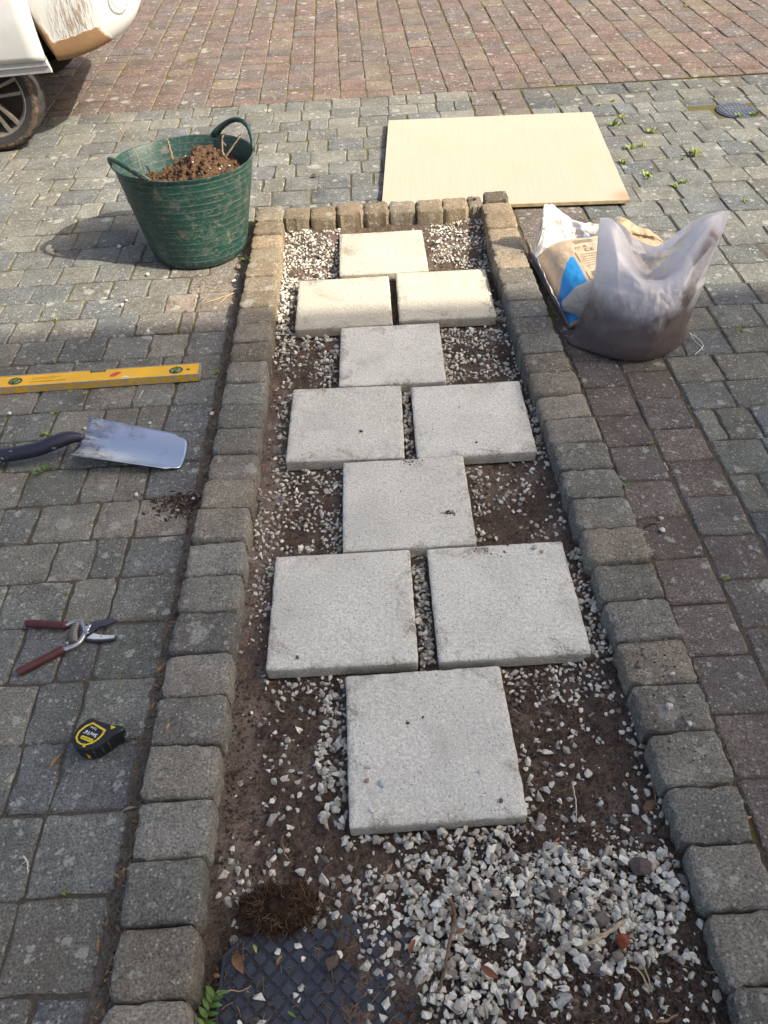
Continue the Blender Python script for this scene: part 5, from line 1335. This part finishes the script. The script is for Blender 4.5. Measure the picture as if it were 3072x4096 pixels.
for x, y, s, lb in ((2.347, 4.93, .075, 'tallest tuft of weed over the near right edge of the round drain cover'), (2.26, 4.925, .06, 'low weed tuft at the near edge of the round drain cover'),
    (2.724, 7.40, .06, 'lone weed far off in the red roadway at upper right'), (1.595, 5.03, .05, 'weed in a vertical joint, first right of the board top corner'), (1.513, 4.905, .085, 'dark broad weed against the right edge of the board near its top'),
    (1.691, 4.755, .075, 'bright weed one row below the dark broad weed'), (1.504, 4.545, .07, 'yellow green weed halfway down the right edge of the board'), (1.59, 4.575, .06, 'small weed in the horizontal joint between two larger weeds'),
    (1.826, 4.41, .09, 'widest weed in the right paving, midway between board and frame edge'), (1.75, 4.36, .04, 'tiny weed just left below the widest weed'), (1.421, 4.355, .06, 'weed by the lower half of the right board edge'),
    (1.50, 4.157, .07, 'weed level with the board lower right corner, a little to its right'), (1.603, 4.02, .05, 'flat weed below and right of the board corner'), (1.663, 4.05, .055, 'paired weed just right of the flat one below the board'),
    (1.883, 3.79, .05, 'weed at the far right above the clear bag tip'), (1.446, 2.655, .035, 'dark weed in the joint right of the clear bag'), (1.507, 5.25, .04, 'faint weed in the dark border row above the board corner'), (1.606, 5.32, .04, 'faint weed in the dark border row, farther right'),
    (1.105, 2.203, .022, 'weed where the brown columns meet the grey paving, nearest the bag'), (.882, 2.199, .022, 'weed in a short joint of the brown column by the kerb'), (.922, 2.023, .028, 'weed at the corner between both brown columns'), (.757, 1.429, .02, 'pair of green leaves in the joint outside the right kerb'), (.956, 1.425, .022, 'weed low in the outer brown column joint'),
    (-1.356, 3.065, .03, 'yellow moss tuft at the edge of sun and shade on the left'), (-1.194, 2.40, .032, 'weed below the spirit level left part'), (-1.201, 2.276, .036, 'weed just above the spade socket'), (-.617, 2.592, .035, 'broad leaved weed at the right end of the spirit level'), (-.645, 2.10, .025, 'weed by the spade tip and kerb'),
    (-.941, 1.519, .02, 'weed in the joint above the secateurs'), (-.652, 1.414, .02, 'weed near the kerb level with the secateurs'), (-.729, 1.216, .012, 'tiny weed in the joint above the tape measure'), (-.739, .669, .022, 'bright little weed in the lower left paving joint'), (-.575, 3.50, .05, 'dark weed between the tub base and left kerb')):
    weed(x, y, s, lb)

# ---------------------------------------------------------------- loose stones, clods, twigs, leaves
def rock(name, label, cat, x, y, z, s, c, seed, flat=.7, smooth=False, sub=False, group=None, mt=None, rz=0.0, st=1.0):
    v, f = stone_base(seed, flat, 22); v = v * s; v[:, 0] *= st
    me = mesh_of(name, v, [tuple(q) for q in f], mt or M['rock'], smooth)
    o = tag(link(name, me, None, (x, y, z), (0, 0, rz), c), label, cat, group)
    if sub:
        m_ = o.modifiers.new('round', 'SUBSURF'); m_.levels = 2; m_.render_levels = 2
    return o
WH = (.60, .59, .55)
ROCKS = [('stone', 'largest grey brown stone on the white heap at the lower right', 'stone', .502, .647, .004, .030, (.115, .090, .080), 1, .7),
    ('brick_fragment', 'orange red brick fragment in the front gravel heap', 'brick fragment', .425, .505, .006, .021, (.26, .070, .035), 2, .8),
    ('stone', 'flat dark grey stone in front of the brick fragment', 'stone', .363, .463, -.002, .021, (.13, .115, .105), 3, .7),
    ('stone', 'dark brown stone set in the middle of the white heap', 'stone', .308, .603, .008, .024, (.12, .098, .082), 4, .6),
    ('stone', 'tall dark slab of stone at the left edge of the heap', 'stone', .199, .524, .0, .026, (.10, .085, .075), 5, .6),
    ('stone', 'brown stone just behind the brick fragment', 'stone', .392, .547, .006, .022, (.15, .122, .10), 6, .6),
    ('stone', 'small purple brown stone near the right front slab corner', 'stone', .227, .725, -.01, .014, (.15, .10, .082), 7, .8),
    ('stone', 'dark earthy stone at the right edge of the heap', 'stone', .556, .595, -.006, .019, (.14, .12, .095), 8, .7),
    ('stone', 'brown lump with a dirty top lying on the chequered plate', 'stone', -.162, .504, -.014, .020, (.105, .075, .055), 9, .7),
    ('stone', 'dull stone alone on bare soil right of the nearest slab', 'stone', .556, 1.034, -.018, .013, (.17, .145, .115), 10, .5),
    ('mortar_lump', 'pale grey crumbly mortar lump in the front soil', 'mortar lump', .291, .406, -.008, .026, (.32, .31, .29), 11, .5)]
for i, r_ in enumerate(ROCKS): rock(*r_[:9], flat=r_[9], rz=i * 1.3)
rock('pebble', 'large smooth brown pebble against the right kerb', 'pebble', .560, .781, -.008, .020, (.16, .095, .055), 12, .62, True, True, rz=.5, st=1.2)
rock('pebble', 'smooth orange brown pebble at the lower right', 'pebble', .535, .468, -.008, .017, (.25, .155, .10), 13, .7, True, True)
rock('pebble', 'smooth round tan pebble touching the brick fragment', 'pebble', .41, .478, .002, .015, (.24, .19, .15), 14, .75, True, True)
rock('pebble', 'small reddish pebble beside the chequered plate corner', 'pebble', -.398, .495, -.018, .009, (.25, .13, .08), 15, .8, True, True)
CL = [('big crumbly soil clod against the right kerb below the brown pebble', .577, .717, -.004, .026), ('rough dark clod in the soil at the bottom middle', .217, .433, -.01, .022), ('round dark clod on the soil right of the nearest slab', .26, .705, -.008, .019), ('dark clod beside the front pair right slab corner', .517, 1.19, -.012, .022),
      ('clod on the white gravel left of the heap top', .235, .655, .0, .016), ('clod in the far left soil pocket beside the lone slab', -.245, 3.33, -.012, .022)]
for i, (lb, x, y, z, s) in enumerate(CL): rock('soil_clod', lb, 'soil clod', x, y, z, s, (.1, .1, .1), 40 + i, .75, True, True, 'soil clods in the bed', M['crumb'])
PB = [('greenish pebble with a crumb beside it on the nearest slab', -.077, .902, .018, .0095, (.40, .42, .37)), ('brown pebble on the left of the nearest slab', -.079, .872, .018, .008, (.28, .20, .15)), ('blue green angular pebble on the left of the nearest slab', -.045, .861, .018, .011, (.42, .47, .46)), ('white pebble at the lower left of the nearest slab', -.070, .800, .018, .0095, WH),
      ('white pebble on the right half of the nearest slab', .185, .877, .018, .0085, (.56, .54, .50)), ('dark brown crumb at the lower right of the nearest slab', .224, .804, .018, .007, (.13, .10, .075)), ('uppermost pale pebble on the left of the nearest slab', -.104, .925, .018, .0075, WH), ('dark crumb in the middle of the nearest slab', .026, 1.015, .018, .006, (.09, .07, .055)), ('dark crumb just above the middle of the nearest slab', .064, 1.029, .018, .005, (.09, .07, .055)),
      ('brown crumb at the lower left of the near pair left slab', -.253, 1.229, .018, .0075, (.12, .09, .065)), ('dark crumb near the centre of the middle pair left slab', -.062, 2.158, .018, .008, (.07, .055, .042)), ('dark crumb low on the middle pair right slab', .327, 2.06, .018, .006, (.07, .055, .042)),
      ('grey pebble on the back right corner of the near pair right slab', .435, 1.565, .018, .011, (.38, .37, .33)), ('flat tan pebble behind the grey one on the near pair right slab', .455, 1.548, .018, .009, (.40, .33, .24)),
      ('white pebble on a right kerb block, farther of three', .688, 1.081, .059, .009, WH), ('long white pebble on a right kerb block, middle of three', .653, .992, .059, .012, (.48, .46, .42)), ('white pebble on a right kerb block, nearest of three', .687, .944, .059, .0085, WH), ('brown crumb on the inner edge of a right kerb block', .615, 1.112, .058, .010, (.20, .15, .11)),
      ('white pebble on the brown column, farther of two', .842, 1.668, 0, .011, (.50, .48, .42)), ('triangular white pebble on the brown column', .831, 1.617, 0, .013, (.62, .60, .52)),
      ('white pebble at the left frame edge below the spirit level', -1.368, 2.414, 0, .010, WH), ('white pebble above the spade blade', -.826, 2.302, 0, .009, WH), ('white pebble beside the kerb right of the spade', -.604, 2.334, 0, .011, WH), ('white pebble in the joint below the spade', -.807, 1.922, 0, .010, WH), ('pale pebble above the spirit level left end', -1.419, 2.707, 0, .009, (.45, .42, .36)),
      ('white pebble on the shadow edge right of centre on the left paving', -.937, 2.925, 0, .012, WH), ('tan pebble on the sunlit left paving, nearer of two', -1.09, 3.155, 0, .012, (.50, .44, .36)), ('tan pebble on the sunlit left paving, farther of two', -1.078, 3.195, 0, .010, (.50, .44, .36)), ('white pebble touching the spade shoulder', -1.06, 2.293, 0, .009, WH), ('white pebble at the sunlit kerb foot', -.609, 3.305, 0, .013, WH),
      ('white chip on soil spill by the kerb', -.615, 1.885, .002, .008, WH), ('second chip on soil spill, slightly browner', -.66, 1.835, .002, .009, (.45, .38, .3)), ('dark clod alone on the far paving between tub and board', -.27, 4.42, 0, .022, (.10, .07, .05)), ('brown clod at the tub base by the kerb', -.60, 3.43, 0, .018, (.25, .16, .10)), ('white pebble in the tub shadow', -1.21, 3.72, 0, .014, WH), ('white pebble just outside the tub shadow', -1.02, 3.42, 0, .013, WH),
      ('little brown stone on the back kerb beside the right end', .545, 3.83, .08, .014, (.2, .16, .11)), ('white pebble in front of the nearest slab, leaning on its corner', .262, .905, -.014, .012, WH)]
for i, (lb, x, y, z, s, c) in enumerate(PB): rock('pebble', lb, 'pebble', x, y, z + s * .45, s, c, 60 + i, .6, group='loose pebbles and crumbs lying on slabs and paving', rz=i * .9)

T = M['twig']
twig('twig', 'thick brown twig rising through the front of the white heap', 'twig', [(.086, .60, .02), (.094, .57, .022), (.089, .546, .020), (.075, .51, .016), (.06, .46, .010), (.047, .431, .0)], .0052, plain('brown_twig', (.15, .095, .055), .9, var=.4, vs_=60), branches=[[(.092, .575, .022), (.075, .56, .03)]])
twig('twig', 'straight grey brown twig in front of the nearest slab', 'twig', [(-.031, .684, .004), (-.05, .655, .0), (-.075, .62, -.012), (-.098, .592, -.018)], .0036, T)
twig('twig', 'thin pale twig on soil between root clump and nearest slab', 'twig', [(-.274, .748, -.012), (-.268, .728, -.014), (-.25, .703, -.018)], .0022, T, branches=[[(-.27, .735, -.013), (-.262, .75, -.01)]])
twig('twig', 'long pale torn stalk lying on the right heap', 'twig', [(.432, .537, .026), (.40, .517, .024), (.37, .505, .02), (.336, .494, .012)], .0050, plain('pale_stalk', (.42, .33, .20), .85, var=.3, vs_=70), branches=[[(.39, .513, .025), (.35, .515, .016)]])
twig('twig', 'left one of two parallel pale stems at the lower right', 'twig', [(.43, .462, -.005), (.447, .452, -.008), (.458, .425, -.012), (.466, .398, -.018)], .0026, plain('straw_stem', (.40, .30, .18), .85, var=.2))
twig('twig', 'right one of two parallel pale stems at the lower right', 'twig', [(.448, .474, -.005), (.46, .45, -.008), (.464, .41, -.014)], .0025, plain('straw_stem', (.40, .30, .18), .85, var=.2))
twig('root', 'branching tan root by the right kerb at the lower corner', 'root', [(.533, .457, -.006), (.565, .445, -.004), (.60, .436, .002), (.632, .418, .006)], .0030, T, branches=[[(.56, .447, -.003), (.585, .425, -.006)], [(.585, .44, 0), (.60, .41, -.005), (.59, .39, -.01)], [(.60, .436, .002), (.625, .40, -.002)]])
twig('twig', 'brown twig lowest in the picture at the right', 'twig', [(.455, .366, -.015), (.48, .368, -.012), (.505, .378, -.010), (.53, .381, -.012)], .0032, T, branches=[[(.49, .372, -.012), (.47, .385, -.015)]])
twig('twig', 'flat splinter of wood in the soil at the bottom', 'twig', [(.205, .412, -.014), (.235, .424, -.010), (.26, .434, -.008)], .0050, plain('pale_splinter', (.34, .27, .16), .85, var=.3, vs_=90))
twig('root', 'pale wavy root crossing the left edge of the chequered plate', 'root', [(-.41, .455, -.02), (-.39, .458, -.019), (-.365, .466, -.018), (-.345, .463, -.018), (-.325, .473, -.02)], .0019, plain('pale_root', (.38, .28, .16), .85))
twig('root', 'thin white root standing in the soil right of the nearest slab', 'root', [(.397, .845, -.002), (.40, .82, -.016), (.397, .79, -.018), (.392, .765, -.022)], .0020, plain('white_root', (.55, .48, .36), .8))
twig('root', 'tan root lying along the right kerb foot', 'root', [(.585, .86, .0), (.582, .82, -.01), (.575, .78, -.006)], .0026, T)
twig('root', 'crooked root in the gravel beside the near pair right slab', 'root', [(.555, 1.46, .0), (.53, 1.44, -.01), (.55, 1.40, -.015), (.57, 1.38, -.01)], .0026, T)
twig('root', 'thin root crossing the soil right of the single middle slab', 'root', [(.40, 1.86, -.018), (.43, 1.84, -.016), (.46, 1.79, -.018)], .0020, T)
twig('root', 'long straw on the sunlit left paving beside the kerb', 'root', [(-.60, 3.20, .004), (-.65, 3.17, .004), (-.72, 3.13, .003)], .0030, plain('straw', (.46, .35, .19), .8), branches=[[(-.62, 3.185, .004), (-.66, 3.12, .003)]])
twig('twig', 'small dark twig on the brown paver column', 'twig', [(.785, 1.635, .003), (.81, 1.648, .004), (.835, 1.645, .003)], .0026, M['root'])
twig('twig', 'white sliver standing in the joint between both brown columns', 'twig', [(.926, 1.915, .004), (.928, 1.88, .004)], .0030, plain('pale_sliver', (.5, .44, .32), .8))
twig('twig', 'white sliver lying below the spirit level', 'twig', [(-.885, 2.505, .004), (-.893, 2.46, .004)], .0026, plain('pale_sliver', (.5, .44, .32), .8))
twig('root', 'curled grey root beside the spade tip at the kerb', 'root', [(-.60, 2.37, .004), (-.612, 2.35, .004), (-.61, 2.325, .003)], .0026, T)
twig('root', 'white forked root on the lower left paving', 'root', [(-.852, .752, .004), (-.842, .742, .004), (-.836, .728, .004), (-.833, .715, .003)], .0026, plain('bleached_root', (.62, .58, .48), .8), branches=[[(-.842, .742, .004), (-.852, .735, .003)]])
lm = [mesh_of('dead_leaf', *leaf_vf(1.0, .16 + .05 * k, .10 + .1 * k, .5), M['leaf_dead'], True) for k in range(3)]
def dead(x, y, z, s, rz, c, label, k=0, cat='leaf'):
    tag(link('dead_leaf', lm[k], None, (x, y, z), (WR.gauss(0, .2), WR.gauss(0, .12), R(rz)), c), label, cat).scale = (s, s, s)
BR, TAN, GRY, GN = (.17, .095, .045), (.33, .19, .075), (.24, .21, .17), (.10, .20, .04)
for a in ((-.365, .535, -.022, .048, -60, BR, 'large brown leaf over the chequered plate corner', 2), (-.40, .722, -.02, .026, -70, (.42, .25, .06), 'yellow leaf on mortar by the left kerb', 0), (-.648, .842, .006, .035, 12, GRY, 'grey dead leaf in the debris joint, farther of two', 0), (-.845, .965, .004, .038, 62, TAN, 'long tan leaf on the paving left of the tape measure', 0),
    (-.558, 1.015, .060, .016, 70, (.4, .27, .1), 'small yellow leaf on top of a left kerb block', 1), (-.628, 1.224, .004, .022, 60, TAN, 'tan leaf in the debris joint below the secateurs', 0), (-.624, 1.112, .004, .02, 70, TAN, 'tan leaf in the debris joint above the tape measure', 0), (-.553, .748, .042, .025, 2, TAN, 'tan leaf stuck between two left kerb blocks, left of the pair', 0), (-.508, .746, .042, .02, -5, TAN, 'tan leaf stuck between two left kerb blocks, right of the pair', 0),
    (-.59, .597, .035, .032, 5, TAN, 'brown leaf wedged in the open kerb gap', 0), (-.565, .591, .037, .026, 10, BR, 'darker leaf beside it in the open kerb gap', 0), (-.645, .57, .004, .026, -80, TAN, 'curled tan leaf in the lowest debris joint', 0), (-.275, .505, -.018, .02, 60, TAN, 'short tan leaf standing on the chequered plate', 1), (-.25, .424, -.022, .020, -35, GN, 'small green leaf on the chequered plate, nearer of two', 0), (-.326, .548, -.02, .020, -70, (.30, .36, .08), 'yellow green leaf on the chequered plate, farther of two', 1),
    (.285, 2.262, .024, .022, -80, GN, 'green leaf scrap on the middle pair right slab', 0), (.752, 1.835, .004, .030, -25, GN, 'green leaf in the joint outside the right kerb', 1), (.50, .455, -.006, .032, -80, GRY, 'pale grey leaf standing at the lower right soil', 0), (-.005, .505, .006, .03, 60, (.24, .09, .04), 'russet leaf at the left of the front heap', 1), (.135, .475, .01, .04, -35, (.22, .085, .04), 'long russet leaf on the front of the heap', 1),
    (.09, .535, .016, .024, 20, (.23, .10, .05), 'russet leaf scrap by the thick twig', 1), (.42, .60, .012, .02, 110, TAN, 'orange leaf scrap among the heap chips', 0), (.33, .715, -.01, .016, 30, (.30, .13, .06), 'orange leaf scrap on soil below the bare patch', 1), (.745, .735, .004, .028, 5, (.40, .25, .09), 'tan leaf in the joint beside the right kerb, low in the picture', 0), (.76, 1.50, .0, .024, -60, TAN, 'tan leaf in the joint by the brown column', 0), (.70, 1.192, .045, .014, 10, (.3, .1, .05), 'red brown leaf wedged between right kerb blocks', 1)):
    dead(*a)
# fine litter in the strip between the left paving and kerb
lit = []; 
for _ in range(760):
    y = GR.uniform(.2, 2.9); x = -.590 + .0128 * y - abs(GR.gauss(0, .02)); lit.append(rot_vf(leaf_vf(GR.uniform(.007, .020), GR.uniform(.0014, .0036), .1), GR.uniform(0, 6.28), GR.uniform(-.1, .3), (x, y, .003)))
for _ in range(150):
    y = GR.uniform(.4, 2.6); lit.append(rot_vf(leaf_vf(GR.uniform(.005, .012), GR.uniform(.001, .003), .1), GR.uniform(0, 6.28), GR.uniform(-.2, .3), (krx(y) + .084 + GR.uniform(0, .018), y, -.005)))
for _ in range(760):
    x, y = GR.uniform(-.42, .58), GR.uniform(.25, 1.9) if GR.random() < .7 else GR.uniform(.25, .75)
    if on_slab(x, y): continue
    L = GR.uniform(.008, .03); a = GR.uniform(0, 6.28); z = soil_z(x, y) + .006; z = max(z, -.026); dx, dy = math.cos(a) * L, math.sin(a) * L
    lit.append(tube([(x, y, z), (x + dx * .5 + GR.gauss(0, .002), y + dy * .5 + GR.gauss(0, .002), z + .003), (x + dx, y + dy, z)], GR.uniform(.0006, .0013), 3, False))
link('litter', mesh_of('litter', *join(lit), plain('fine_litter', (.21, .135, .075), .9, var=.6, vs_=40)), kind='stuff', label='fine dead leaf litter and root threads')
